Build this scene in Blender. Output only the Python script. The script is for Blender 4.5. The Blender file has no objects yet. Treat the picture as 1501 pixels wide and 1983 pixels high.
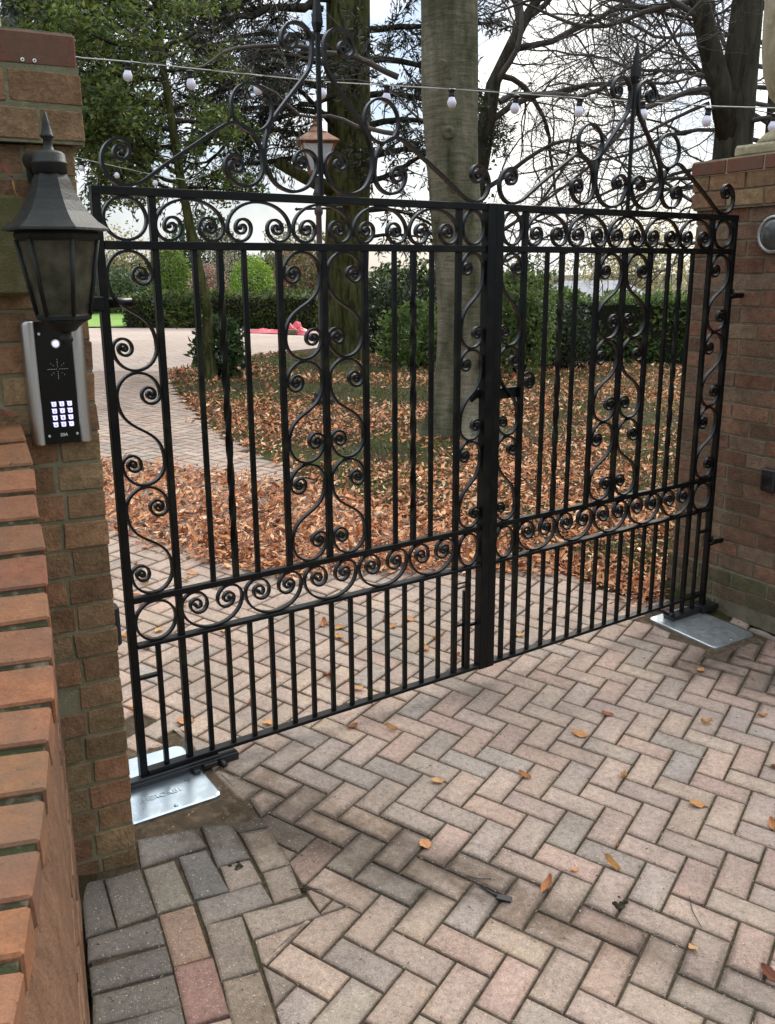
import bpy, bmesh, math, random
import numpy as np
from mathutils import Vector, Matrix, noise as mnoise

R = math.radians
PI = math.pi
rng = random.Random(7)
nr = np.random.default_rng(11)
scene = bpy.context.scene
COL = scene.collection

# ------------------------------------------------------------------ site constants (metres)
CAM_Z = 1.714432
PITCH, ROLL = 14.763571, -0.42101
F_PX = 1763.51
XH, YH = -0.85203, 2.82110            # hinge foot of the near gate leaf
U = 0.0858825                         # bar spacing of the gates
YAW0, YAW1 = R(34.6775), R(35.1664)
Z0, Z1, Z2, Z3, Z4 = 0.047, 0.511, 0.673, 1.798, 1.951


def soft(t, a, b, k):
    s = np.sign(t)
    t = np.abs(t)
    w = np.maximum(t - a, 0)
    return s * np.where(t <= a, t, a + k * w + (1 - k) * b * (1 - np.exp(-w / b)))


def G(x, y):
    """height of the ground: a drive that falls to the right and rises away from the road"""
    x = np.asarray(x, float)
    y = np.asarray(y, float)
    sx = soft(x - XH - 1.3, 2.2, 1.5, 0.0) + 1.3
    sy = np.where(y > YH, soft(y - YH, 2.5, 1.2, 0.08), np.maximum(y - YH, -3.5))
    far = np.clip((y - 20) / 14, 0, 1) * np.clip((x - 1) / 6, 0, 1)
    return -0.0565 * sx + 0.050 * sy - 2.0 * far


def Gf(x, y):
    return float(G(x, y))


# ------------------------------------------------------------------ object helpers
ORG = {}


def tag(o, label=None, cat=None, group=None, kind=None):
    if label: o['label'] = label
    if cat: o['category'] = cat
    if group: o['group'] = group
    if kind: o['kind'] = kind
    return o


def thing(name, label, cat, loc, group=None):
    o = bpy.data.objects.new(name, None)
    o.empty_display_size = 0.1
    COL.objects.link(o)
    o.location = loc
    ORG[o.name] = Vector(loc)
    return tag(o, label, cat, group)


def place(o, parent, loc):
    """o's mesh is in coordinates relative to loc (world)"""
    loc = Vector(loc)
    COL.objects.link(o)
    if parent is not None:
        o.parent = parent
        o.location = loc - ORG[parent.name]
    else:
        o.location = loc
    ORG[o.name] = loc
    return o


class MB:
    def __init__(self):
        self.v, self.f, self.c, self.sm = [], [], [], []

    def add(self, verts, faces, col=(1, 1, 1), smooth=False):
        n = len(self.v)
        self.v.extend([tuple(q) for q in verts])
        if len(col) == len(verts) and not isinstance(col[0], (int, float)):
            self.c.extend(col)
        else:
            self.c.extend([col] * len(verts))
        self.f.extend([tuple(i + n for i in q) for q in faces])
        self.sm.extend([smooth] * len(faces))
        return self

    def box(self, c, ex, ey, ez, ch=0.0, col=(1, 1, 1), jit=0.0):
        """box with half extent vectors ex, ey, ez, optional chamfer"""
        c, ex, ey, ez = Vector(c), Vector(ex), Vector(ey), Vector(ez)
        if ch <= 0:
            P = [c + sx * ex + sy * ey + sz * ez for sx in (-1, 1) for sy in (-1, 1) for sz in (-1, 1)]
            F = [(0, 1, 3, 2), (4, 6, 7, 5), (0, 4, 5, 1), (2, 3, 7, 6), (0, 2, 6, 4), (1, 5, 7, 3)]
            return self.add(P, F, col)
        lx, ly, lz = ex.length, ey.length, ez.length
        kx, ky, kz = max(0, 1 - ch / lx), max(0, 1 - ch / ly), max(0, 1 - ch / lz)
        P, idx = [], {}
        for sx in (-1, 1):
            for sy in (-1, 1):
                for sz in (-1, 1):
                    j = Vector((rng.uniform(-jit, jit), rng.uniform(-jit, jit), rng.uniform(-jit, jit))) if jit else Vector()
                    for a in 'xyz':
                        idx[sx, sy, sz, a] = len(P)
                        P.append(c + j + sx * ex * (1 if a == 'x' else kx) + sy * ey * (1 if a == 'y' else ky)
                                 + sz * ez * (1 if a == 'z' else kz))
        F = []
        I = idx
        for s in (-1, 1):
            q = [(-1, -1), (1, -1), (1, 1), (-1, 1)]
            if s < 0: q = q[::-1]
            F.append([I[s, a, b, 'x'] for a, b in q])
            F.append([I[b, s, a, 'y'] for a, b in q])
            F.append([I[a, b, s, 'z'] for a, b in q])
        for a in (-1, 1):
            for b in (-1, 1):
                e = [[I[a, b, -1, 'x'], I[a, b, 1, 'x'], I[a, b, 1, 'y'], I[a, b, -1, 'y']],
                     [I[-1, a, b, 'y'], I[1, a, b, 'y'], I[1, a, b, 'z'], I[-1, a, b, 'z']],
                     [I[b, -1, a, 'z'], I[b, 1, a, 'z'], I[b, 1, a, 'x'], I[b, -1, a, 'x']]]
                for k in e:
                    F.append(k if a * b < 0 else k[::-1])
        for sx in (-1, 1):
            for sy in (-1, 1):
                for sz in (-1, 1):
                    t = [I[sx, sy, sz, 'x'], I[sx, sy, sz, 'y'], I[sx, sy, sz, 'z']]
                    F.append(t if sx * sy * sz > 0 else t[::-1])
        return self.add(P, F, col)

    def tube(self, pts, rad, n=8, col=(1, 1, 1), caps=True, smooth=True):
        pts = [Vector(q) for q in pts]
        rad = rad if hasattr(rad, '__len__') else [rad] * len(pts)
        P, F = [], []
        up = Vector((0, 0, 1))
        d0 = (pts[1] - pts[0]).normalized()
        a = d0.cross(up)
        if a.length < 1e-3: a = d0.cross(Vector((1, 0, 0)))
        a.normalize()
        for i, q in enumerate(pts):
            d = (pts[min(i + 1, len(pts) - 1)] - pts[max(i - 1, 0)])
            if d.length > 1e-9: d0 = d.normalized()
            a = (a - d0 * a.dot(d0))
            a.normalize()
            b = d0.cross(a)
            for k in range(n):
                t = 2 * PI * k / n
                P.append(q + rad[i] * (a * math.cos(t) + b * math.sin(t)))
        for i in range(len(pts) - 1):
            for k in range(n):
                k2 = (k + 1) % n
                F.append((i * n + k, i * n + k2, (i + 1) * n + k2, (i + 1) * n + k))
        self.add(P, F, col, smooth)
        if caps:
            m = len(self.v) - len(P)
            self.f.append(tuple(m + k for k in range(n))[::-1]); self.sm.append(False)
            self.f.append(tuple(m + (len(pts) - 1) * n + k for k in range(n))); self.sm.append(False)
        return self

    def lathe(self, base, prof, n=20, col=(1, 1, 1), smooth=True, rot=0.0, axis=None, sx=None):
        """prof: list of (r, h) along axis (default +Z) from base"""
        base = Vector(base)
        az = Vector(axis or (0, 0, 1)).normalized()
        ax = Vector(sx) if sx else (Vector((1, 0, 0)) if abs(az.x) < 0.9 else Vector((0, 1, 0)))
        ax = (ax - az * ax.dot(az)).normalized()
        ay = az.cross(ax)
        P, F = [], []
        for r, h in prof:
            for k in range(n):
                t = rot + 2 * PI * k / n
                P.append(base + az * h + (ax * math.cos(t) + ay * math.sin(t)) * max(r, 1e-5))
        for i in range(len(prof) - 1):
            for k in range(n):
                k2 = (k + 1) % n
                F.append((i * n + k, i * n + k2, (i + 1) * n + k2, (i + 1) * n + k))
        F.append(tuple(range(n))[::-1])
        F.append(tuple((len(prof) - 1) * n + k for k in range(n)))
        return self.add(P, F, col, smooth)

    def build(self, name, mat, parent=None, loc=None, fix=False):
        if loc is None:
            loc = ORG[parent.name] if parent is not None else (0, 0, 0)
        L = Vector(loc)
        me = bpy.data.meshes.new(name)
        me.from_pydata([(a - L.x, b - L.y, c - L.z) for a, b, c in self.v], [], self.f)
        at = me.color_attributes.new('Col', 'FLOAT_COLOR', 'POINT')
        buf = np.ones((len(self.v), 4), np.float32)
        buf[:, :3] = np.array(self.c, np.float32).reshape(-1, 3)
        at.data.foreach_set('color', buf.ravel())
        me.polygons.foreach_set('use_smooth', self.sm)
        me.materials.append(mat)
        if fix:
            bm = bmesh.new(); bm.from_mesh(me)
            bmesh.ops.recalc_face_normals(bm, faces=bm.faces[:])
            bm.to_mesh(me); bm.free()
        me.update()
        return place(bpy.data.objects.new(name, me), parent, loc)


def npmesh(name, V, Fc, C, mat, parent=None, loc=(0, 0, 0), smooth=False):
    """V (n,3), Fc (m,k) one polygon size, C (n,3)"""
    V = np.asarray(V, np.float32) - np.array(loc, np.float32)
    Fc = np.asarray(Fc, np.int32)
    me = bpy.data.meshes.new(name)
    m, k = Fc.shape
    me.vertices.add(len(V)); me.vertices.foreach_set('co', V.ravel())
    me.loops.add(m * k); me.loops.foreach_set('vertex_index', Fc.ravel())
    me.polygons.add(m)
    me.polygons.foreach_set('loop_start', np.arange(0, m * k, k, dtype=np.int32))
    if smooth: me.polygons.foreach_set('use_smooth', np.ones(m, bool))
    me.update(calc_edges=True)
    at = me.color_attributes.new('Col', 'FLOAT_COLOR', 'POINT')
    buf = np.ones((len(V), 4), np.float32); buf[:, :3] = C
    at.data.foreach_set('color', buf.ravel())
    me.materials.append(mat)
    return place(bpy.data.objects.new(name, me), parent, loc)


# ------------------------------------------------------------------ materials
class NT:
    def __init__(self, name):
        self.m = bpy.data.materials.new(name)
        self.m.use_nodes = True
        self.t = self.m.node_tree
        self.b = self.t.nodes['Principled BSDF']
        self.out = self.t.nodes['Material Output']
        self.tc = self.t.nodes.new('ShaderNodeTexCoord')

    def n(self, typ, **kw):
        nd = self.t.nodes.new('ShaderNode' + typ)
        for k, v in kw.items(): setattr(nd, k, v)
        return nd

    def link(self, a, b): self.t.links.new(a, b)

    def obj(self): return self.tc.outputs['Object']

    def mapped(self, scale=(1, 1, 1), rot=(0, 0, 0), loc=(0, 0, 0)):
        mp = self.n('Mapping')
        mp.inputs['Scale'].default_value = scale
        mp.inputs['Rotation'].default_value = rot
        mp.inputs['Location'].default_value = loc
        self.link(self.obj(), mp.inputs['Vector'])
        return mp.outputs['Vector']

    def noise(self, scale, detail=4, rough=0.55, vec=None, dist=0.0):
        nd = self.n('TexNoise')
        nd.inputs['Scale'].default_value = scale
        nd.inputs['Detail'].default_value = detail
        nd.inputs['Roughness'].default_value = rough
        nd.inputs['Distortion'].default_value = dist
        self.link(vec or self.obj(), nd.inputs['Vector'])
        return nd.outputs['Fac']

    def ramp(self, fac, stops):
        nd = self.n('ValToRGB')
        cr = nd.color_ramp
        while len(cr.elements) < len(stops): cr.elements.new(0.5)
        for e, (p, c) in zip(cr.elements, stops):
            e.position = p
            e.color = (*c, 1) if hasattr(c, '__len__') else (c, c, c, 1)
        self.link(fac, nd.inputs['Fac'])
        return nd.outputs['Color']

    def mix(self, fac, a, b, mode='MIX'):
        nd = self.n('Mix', data_type='RGBA', blend_type=mode)
        for sock, val in ((nd.inputs['Factor'], fac), (nd.inputs['A'], a), (nd.inputs['B'], b)):
            if isinstance(val, (int, float)): sock.default_value = val
            elif isinstance(val, tuple): sock.default_value = (*val, 1)
            else: self.link(val, sock)
        return nd.outputs['Result'] if False else nd.outputs[2]

    def math(self, op, a, b=0.0, clamp=False):
        nd = self.n('Math', operation=op, use_clamp=clamp)
        for i, val in enumerate((a, b)):
            if isinstance(val, (int, float)): nd.inputs[i].default_value = val
            else: self.link(val, nd.inputs[i])
        return nd.outputs[0]

    def attr(self):
        nd = self.n('Attribute'); nd.attribute_name = 'Col'
        return nd.outputs['Color']

    def bump(self, h, strength=0.3, dist=0.01):
        nd = self.n('Bump')
        nd.inputs['Strength'].default_value = strength
        nd.inputs['Distance'].default_value = dist
        self.link(h, nd.inputs['Height'])
        self.link(nd.outputs['Normal'], self.b.inputs['Normal'])

    def set(self, color=None, rough=None, metal=None, spec=None):
        for key, val in (('Base Color', color), ('Roughness', rough), ('Metallic', metal), ('Specular IOR Level', spec)):
            if val is None: continue
            s = self.b.inputs[key]
            if isinstance(val, tuple): s.default_value = (*val, 1)
            elif isinstance(val, (int, float)): s.default_value = val
            else: self.link(val, s)
        return self


def simple(name, c1, c2=None, scale=20, rough=0.6, metal=0.0, bump=0.0, bscale=60, attr=False, spec=0.5, bdist=0.005):
    t = NT(name)
    c2 = c2 or c1
    fac = t.ramp(t.noise(scale), [(0.35, 0.0), (0.65, 1.0)])
    col = t.mix(fac, c1, c2)
    if attr: col = t.mix(1.0, t.attr(), col, 'MULTIPLY')
    t.set(col, rough, metal, spec)
    if bump: t.bump(t.noise(bscale, 6, 0.6), bump, bdist)
    return t.m


def mat_brick(name, moss=0.25):
    t = NT(name)
    a = t.attr()
    n1 = t.noise(26, 6, 0.65)
    n2 = t.noise(110, 5, 0.7)
    n3 = t.noise(5, 3)
    v = t.mix(0.75, a, t.ramp(n1, [(0.25, 0.45), (0.5, 0.95), (0.78, 1.5)]), 'MULTIPLY')
    v = t.mix(0.55, v, t.ramp(n2, [(0.3, 0.5), (0.7, 1.35)]), 'MULTIPLY')
    v = t.mix(t.math('MULTIPLY', t.ramp(n3, [(0.45, 0.0), (0.7, 1.0)]), moss * 0.8), v, (0.10, 0.082, 0.042))
    t.set(v, 0.92, 0.0, 0.2)
    h = t.math('ADD', t.math('MULTIPLY', n1, 0.8), t.math('MULTIPLY', n2, 0.55))
    t.bump(h, 1.0, 0.012)
    return t.m


def mat_mortar(name, c1, c2, c3):
    t = NT(name)
    c = t.mix(t.ramp(t.noise(9), [(0.4, 0.0), (0.65, 1.0)]), c1, c2)
    c = t.mix(t.ramp(t.noise(30, 5), [(0.5, 0.0), (0.72, 1.0)]), c, c3)
    t.set(c, 0.95, 0, 0.15)
    t.bump(t.noise(160, 5, 0.7), 0.8, 0.006)
    return t.m


M = {}
M['brick'] = mat_brick('weathered_brick')
def mat_facing():
    t = NT('red_facing_brick')
    n1, n2, n3 = t.noise(30, 5, 0.65), t.noise(140, 5, 0.75), t.noise(7, 4)
    c = t.mix(0.8, t.attr(), t.ramp(n1, [(0.3, 0.72), (0.55, 1.0), (0.75, 1.2)]), 'MULTIPLY')
    c = t.mix(0.6, c, t.ramp(n2, [(0.3, 0.6), (0.7, 1.3)]), 'MULTIPLY')
    c = t.mix(t.ramp(n3, [(0.42, 0.0), (0.66, 0.62)]), c, (0.115, 0.078, 0.052))
    c = t.mix(t.ramp(t.noise(45, 3, 0.7, t.mapped((1, 1, 1), (0.3, 0, 0.7), (4, 1, 2))), [(0.64, 0.0), (0.72, 0.7)]), c, (0.05, 0.045, 0.035))
    t.set(c, 0.88, 0, 0.2)
    t.bump(t.math('ADD', n1, t.math('MULTIPLY', n2, 0.5)), 0.6, 0.005)
    return t.m


M['brick_smooth'] = mat_facing()
M['mortar'] = mat_mortar('pier_mortar', (0.20, 0.188, 0.118), (0.14, 0.14, 0.075), (0.25, 0.23, 0.16))
M['mortar_r'] = mat_mortar('pale_mortar', (0.20, 0.175, 0.125), (0.15, 0.13, 0.088), (0.12, 0.11, 0.068))
def mat_haunch():
    t = NT('streaked_brown_wall_face')
    v = t.mapped((1, 1, 0.55))
    n1, n2 = t.noise(22, 6, 0.7, v), t.noise(110, 5, 0.75)
    c = t.mix(t.ramp(n1, [(0.3, 0.0), (0.7, 1.0)]), (0.120, 0.062, 0.036), (0.215, 0.118, 0.068))
    c = t.mix(0.6, c, t.ramp(n2, [(0.3, 0.6), (0.7, 1.3)]), 'MULTIPLY')
    c = t.mix(t.ramp(t.noise(22, 4, 0.6, t.mapped((1, 1, 0.2), (0, 0, 0.5), (2, 3, 0))), [(0.69, 0.0), (0.74, 0.7)]), c, (0.5, 0.42, 0.32))
    t.set(c, 0.9, 0, 0.25)
    t.bump(t.math('ADD', n1, n2), 0.8, 0.008)
    return t.m


M['haunch'] = mat_haunch()
M['mortar_moss'] = mat_mortar('mossy_joint', (0.032, 0.028, 0.017), (0.030, 0.036, 0.013), (0.14, 0.12, 0.08))
M['stone'] = mat_mortar('weathered_stone', (0.36, 0.31, 0.21), (0.25, 0.22, 0.13), (0.42, 0.37, 0.27))
M['stone_green'] = mat_mortar('algae_stone', (0.105, 0.094, 0.042), (0.082, 0.082, 0.032), (0.14, 0.12, 0.065))


def mat_paint(name, algae=0.35, spec=0.2, r0=0.30, r1=0.5):
    t = NT(name)
    n1 = t.noise(14, 5)
    n2 = t.noise(60, 5, 0.7)
    c = t.mix(t.ramp(n1, [(0.5, 0.0), (0.75, algae)]), (0.0032, 0.0034, 0.004), (0.022, 0.023, 0.009))
    c = t.mix(t.ramp(n2, [(0.58, 0.0), (0.8, 0.5)]), c, (0.018, 0.017, 0.014))
    t.set(c, t.ramp(n1, [(0.3, r0), (0.75, r1)]), 0.0, spec)
    t.bump(t.noise(90, 4), 0.12, 0.004)
    return t.m


M['iron'] = mat_paint('black_gate_paint')
M['iron_scroll'] = mat_paint('glossy_black_scroll_paint', 0.3, 0.30, 0.24, 0.42)
M['iron_bar'] = mat_paint('black_bar_paint', 0.8)
M['black'] = simple('black_plastic', (0.008, 0.008, 0.009), (0.013, 0.013, 0.013), 20, 0.42)
M['lantern'] = simple('dull_black_aluminium', (0.008, 0.0095, 0.009), (0.021, 0.022, 0.017), 11, 0.55, 0, 0.25, 120, spec=0.28)
M['gloss'] = simple('gloss_black_panel', (0.004, 0.004, 0.005), (0.006, 0.006, 0.007), 20, 0.16)


def mat_steel(name, base, r0, r1, stretch):
    t = NT(name)
    v = t.mapped(stretch)
    n = t.noise(60, 4, 0.6, v)
    c = t.mix(n, base, tuple(k * 0.8 for k in base))
    t.set(c, t.ramp(n, [(0.3, r0), (0.7, r1)]), 1.0)
    t.bump(n, 0.05, 0.001)
    return t.m


M['steel'] = mat_steel('brushed_steel', (0.62, 0.60, 0.57), 0.32, 0.45, (1, 1, 0.02))
M['galv'] = mat_steel('galvanised_plate', (0.44, 0.51, 0.56), 0.26, 0.42, (0.6, 0.6, 0.6))
M['ring'] = mat_steel('grey_cast_ring', (0.5, 0.5, 0.48), 0.4, 0.55, (1, 1, 1))
M['bronze'] = simple('bronze_brown_paint', (0.040, 0.028, 0.022), (0.065, 0.045, 0.034), 14, 0.5)
M['glass_dirty'] = simple('dirty_lantern_glass', (0.022, 0.022, 0.015), (0.085, 0.078, 0.054), 17, 0.2, 0, 0.05, 40)
M['glass_bulk'] = simple('smoked_glass', (0.05, 0.05, 0.05), (0.09, 0.088, 0.08), 9, 0.2)
M['opal'] = simple('opal_glass', (0.62, 0.66, 0.66), (0.5, 0.55, 0.57), 6, 0.3)
M['copper'] = simple('aged_copper', (0.27, 0.115, 0.06), (0.12, 0.065, 0.04), 12, 0.55, 0.3)
M['bulb'] = simple('frosted_bulb', (0.72, 0.70, 0.80), (0.66, 0.64, 0.74), 6, 0.35)
M['cord'] = simple('pale_steel_wire', (0.62, 0.62, 0.56), (0.55, 0.55, 0.5), 40, 0.5)
M['tarp'] = simple('red_tarpaulin', (0.62, 0.028, 0.06), (0.50, 0.02, 0.045), 3, 0.45)
M['wood'] = simple('weathered_timber', (0.20, 0.17, 0.11), (0.13, 0.11, 0.07), 9, 0.9, 0, 0.3)
M['soil'] = mat_mortar('sandy_soil', (0.100, 0.072, 0.046), (0.060, 0.042, 0.027), (0.16, 0.12, 0.078))
M['roof'] = simple('slate_roof', (0.19, 0.20, 0.22), (0.15, 0.16, 0.18), 3, 0.7)
M['render'] = simple('cream_render', (0.55, 0.5, 0.42), (0.5, 0.46, 0.38), 2, 0.9)
M['pane'] = simple('window_glass', (0.03, 0.035, 0.04), None, 2, 0.08)


def lit(name, col, power):
    t = NT(name)
    t.set(col, 0.5)
    t.b.inputs['Emission Color'].default_value = (*col, 1)
    t.b.inputs['Emission Strength'].default_value = power
    return t.m


M['key'] = lit('backlit_key', (0.62, 0.60, 0.95), 0.75)
M['digit'] = simple('violet_digit', (0.03, 0.025, 0.16), None, 5, 0.4)
M['white_print'] = simple('white_print', (0.75, 0.75, 0.73), None, 5, 0.5)


def mat_paver():
    t = NT('concrete_block_paver')
    a = t.attr()
    big = t.noise(7, 4)
    mid = t.noise(55, 5, 0.7)
    fine = t.noise(210, 4, 0.75)
    c = t.mix(0.9, a, t.ramp(big, [(0.3, (0.84, 0.80, 0.78)), (0.5, (1.0, 0.98, 0.96)), (0.7, (1.12, 1.08, 1.0))]), 'MULTIPLY')
    c = t.mix(0.85, c, t.ramp(mid, [(0.28, 0.58), (0.5, 1.0), (0.75, 1.3)]), 'MULTIPLY')
    c = t.mix(0.8, c, t.ramp(fine, [(0.3, 0.6), (0.5, 1.0), (0.7, 1.45)]), 'MULTIPLY')
    c = t.mix(t.ramp(t.noise(150, 2, 0.6, t.mapped((1, 1, 1), (0, 0, 0.4), (9, 2, 4))), [(0.655, 0.0), (0.70, 0.85)]), c, (0.56, 0.50, 0.42))
    c = t.mix(t.ramp(t.noise(120, 3, 0.7, t.mapped((1, 1, 1), (0, 0, 1.1), (3, 5, 1))), [(0.64, 0.0), (0.70, 0.8)]), c, (0.05, 0.04, 0.03))
    c = t.mix(t.ramp(t.noise(1.6, 4), [(0.45, 0.0), (0.72, 0.45)]), c, (0.13, 0.108, 0.084))
    # damp, earthy stain that has run from the new ground box over the blocks
    wob = t.noise(7, 3)

    def ell(cx, cy, ang, lx, ly):
        mp = t.n('Mapping', vector_type='TEXTURE')
        mp.inputs['Location'].default_value = (cx, cy, 0)
        mp.inputs['Rotation'].default_value = (0, 0, ang)
        mp.inputs['Scale'].default_value = (lx, ly, 50)
        t.link(t.obj(), mp.inputs['Vector'])
        ln = t.n('VectorMath', operation='LENGTH')
        t.link(mp.outputs['Vector'], ln.inputs[0])
        s = t.math('SUBTRACT', 1.32, ln.outputs['Value'])
        s = t.math('ADD', s, t.math('MULTIPLY', t.math('SUBTRACT', wob, 0.5), 2.6))
        return t.math('MULTIPLY', s, 1.6, True)

    m = ell(-0.46, 2.70, R(-20), 0.30, 0.19)
    m = t.math('MAXIMUM', m, ell(-0.16, 2.58, R(-32), 0.44, 0.125))
    m = t.math('MAXIMUM', m, ell(0.22, 2.42, R(-34), 0.40, 0.085))
    m = t.math('MAXIMUM', m, t.math('MULTIPLY', ell(0.62, 2.22, R(-36), 0.28, 0.05), 0.7))
    m = t.math('MAXIMUM', m, ell(1.62, 4.05, R(38), 0.34, 0.13))
    m = t.math('MAXIMUM', m, t.math('MULTIPLY', ell(1.95, 3.85, R(20), 0.4, 0.22), 0.8))
    m = t.math('MULTIPLY', m, t.ramp(t.noise(22, 4), [(0.3, 0.35), (0.6, 1.0)]))
    c = t.mix(t.math('MULTIPLY', m, 0.75), c, t.mix(1.0, c, (0.34, 0.28, 0.215), 'MULTIPLY'))
    t.set(c, t.math('SUBTRACT', 0.92, t.math('MULTIPLY', m, 0.3)), 0, 0.3)
    h = t.math('ADD', t.math('MULTIPLY', mid, 0.6), t.math('MULTIPLY', fine, 0.5))
    t.bump(h, 0.75, 0.004)
    return t.m


M['paver'] = mat_paver()


def mat_bed():
    t = NT('joint_sand')
    c = t.mix(t.ramp(t.noise(35, 5), [(0.35, 0.0), (0.65, 1.0)]), (0.050, 0.038, 0.025), (0.115, 0.088, 0.058))
    c = t.mix(t.ramp(t.noise(4, 4), [(0.5, 0.0), (0.7, 0.6)]), c, (0.035, 0.042, 0.012))
    c = t.mix(t.ramp(t.noise(330, 3), [(0.62, 0.0), (0.7, 0.8)]), c, (0.30, 0.24, 0.15))
    t.set(c, 0.95, 0, 0.1)
    t.bump(t.noise(240, 4, 0.7), 1.0, 0.006)
    return t.m


M['bed'] = mat_bed()


def mat_ground():
    t = NT('garden_soil_and_grass')
    n1 = t.noise(0.9, 5, 0.6)
    n2 = t.noise(14, 6, 0.7)
    c = t.mix(t.ramp(n2, [(0.3, 0.0), (0.7, 1.0)]), (0.045, 0.032, 0.018), (0.095, 0.068, 0.038))
    g = t.mix(t.ramp(n2, [(0.3, 0.0), (0.7, 1.0)]), (0.045, 0.058, 0.018), (0.09, 0.10, 0.032))
    c = t.mix(t.ramp(n1, [(0.46, 0.0), (0.60, 0.85)]), c, g)
    t.set(c, 0.95, 0, 0.1)
    t.bump(t.noise(60, 6, 0.75), 1.0, 0.03)
    return t.m


M['ground'] = mat_ground()
M['lawn'] = simple('bright_lawn', (0.15, 0.27, 0.035), (0.19, 0.32, 0.05), 6, 0.9, 0, 0.6, 50, bdist=0.03)


def mat_court():
    t = NT('pink_drive_paving')
    br = t.n('TexBrick')
    br.inputs['Scale'].default_value = 1.0
    br.inputs['Color1'].default_value = (0.50, 0.40, 0.34, 1)
    br.inputs['Color2'].default_value = (0.43, 0.35, 0.30, 1)
    br.inputs['Mortar'].default_value = (0.20, 0.15, 0.11, 1)
    br.inputs['Mortar Size'].default_value = 0.006
    br.inputs['Brick Width'].default_value = 0.205
    br.inputs['Row Height'].default_value = 0.103
    t.link(t.mapped((1, 1, 1), (0, 0, R(20))), br.inputs['Vector'])
    c = t.mix(0.6, br.outputs['Color'], t.ramp(t.noise(0.8, 5), [(0.3, 0.8), (0.7, 1.15)]), 'MULTIPLY')
    t.set(c, 0.9, 0, 0.2)
    return t.m


M['court'] = mat_court()


def mat_leaf(name, transl=0.52, rough=0.38, spec=0.5):
    t = NT(name)
    a = t.attr()
    t.set(a, rough, 0, spec)
    tr = t.n('BsdfTranslucent')
    t.link(a, tr.inputs['Color'])
    mx = t.n('MixShader')
    mx.inputs[0].default_value = transl
    t.link(t.b.outputs[0], mx.inputs[1]); t.link(tr.outputs[0], mx.inputs[2])
    t.link(mx.outputs[0], t.out.inputs['Surface'])
    return t.m


M['leaf'] = mat_leaf('green_foliage')
M['needle'] = mat_leaf('conifer_needles', 0.12, 0.6)
M['dry'] = mat_leaf('dry_leaf', 0.12, 0.7, 0.2)
M['grass'] = mat_leaf('grass_blade', 0.3, 0.6)


def mat_bark(name, c1, c2, sc, strength, ridged):
    t = NT(name)
    v = t.mapped((1, 1, 0.22 if ridged else 2.2))
    n = t.noise(sc, 6, 0.65, v, 0.6)
    n2 = t.noise(2.2, 4)
    c = t.mix(t.ramp(n, [(0.36, 0.0), (0.62, 1.0)]), c1, c2)
    c = t.mix(0.7, c, t.ramp(n2, [(0.3, 0.7), (0.7, 1.25)]), 'MULTIPLY')
    t.set(c, 0.95, 0, 0.1)
    t.bump(n, strength, 0.05 if ridged else 0.012)
    return t.m


M['bark_oak'] = mat_bark('ridged_green_bark', (0.024, 0.023, 0.009), (0.110, 0.114, 0.042), 13, 1.0, True)
def mat_beech():
    t = NT('smooth_beech_bark')
    wr = t.noise(16, 5, 0.6, t.mapped((0.35, 0.35, 2.6)), 0.8)
    fi = t.noise(70, 5, 0.7)
    big = t.noise(2.6, 5, 0.6, t.mapped((1.6, 1.6, 0.45)))
    c = t.mix(t.ramp(big, [(0.36, 0.0), (0.64, 1.0)]), (0.050, 0.054, 0.026), (0.190, 0.172, 0.120))
    c = t.mix(0.85, c, t.ramp(wr, [(0.3, 0.55), (0.7, 1.3)]), 'MULTIPLY')
    c = t.mix(0.7, c, t.ramp(fi, [(0.3, 0.65), (0.7, 1.3)]), 'MULTIPLY')
    c = t.mix(t.ramp(t.noise(9, 4, 0.7, t.mapped((1, 1, 1.5), (0, 0, 0), (5, 5, 5))), [(0.64, 0.0), (0.70, 0.7)]), c, (0.028, 0.028, 0.018))
    t.set(c, 0.93, 0, 0.12)
    t.bump(t.math('ADD', wr, t.math('MULTIPLY', fi, 0.4)), 0.45, 0.012)
    return t.m


M['bark_beech'] = mat_beech()
M['bark_dark'] = mat_bark('dark_bark', (0.022, 0.020, 0.015), (0.060, 0.055, 0.038), 10, 0.9, True)
M['twig'] = simple('bare_twig', (0.040, 0.034, 0.030), (0.075, 0.062, 0.050), 3, 0.9)

# ------------------------------------------------------------------ camera
cd = bpy.data.cameras.new('camera')
cam = bpy.data.objects.new('camera', cd)
COL.objects.link(cam)
cam.matrix_world = Matrix.Translation((0, 0, CAM_Z)) @ Matrix.Rotation(R(90 - PITCH), 4, 'X') @ Matrix.Rotation(R(ROLL), 4, 'Z')
cd.sensor_fit = 'VERTICAL'
cd.sensor_height = 24.0
cd.lens = 24.0 * F_PX / 1983.0
cd.clip_start = 0.02
cd.clip_end = 2000
scene.camera = cam

# ------------------------------------------------------------------ world and sun: bright broken overcast
SUN_EL, SUN_AZ = 34.0, 24.0        # azimuth measured from +Y towards +X
w = bpy.data.worlds.new('World')
scene.world = w
w.use_nodes = True
wt = w.node_tree
bg = wt.nodes['Background']
sky = wt.nodes.new('ShaderNodeTexSky')
sky.sky_type = 'NISHITA'
sky.sun_disc = False
sky.sun_elevation = R(SUN_EL)
sky.sun_rotation = R(SUN_AZ)
tcw = wt.nodes.new('ShaderNodeTexCoord')
nz = wt.nodes.new('ShaderNodeTexNoise')
nz.inputs['Scale'].default_value = 5.5
nz.inputs['Detail'].default_value = 7
nz.inputs['Roughness'].default_value = 0.55
wt.links.new(tcw.outputs['Generated'], nz.inputs['Vector'])
rp = wt.nodes.new('ShaderNodeValToRGB')
rp.color_ramp.elements[0].position = 0.36
rp.color_ramp.elements[1].position = 0.54
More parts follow.
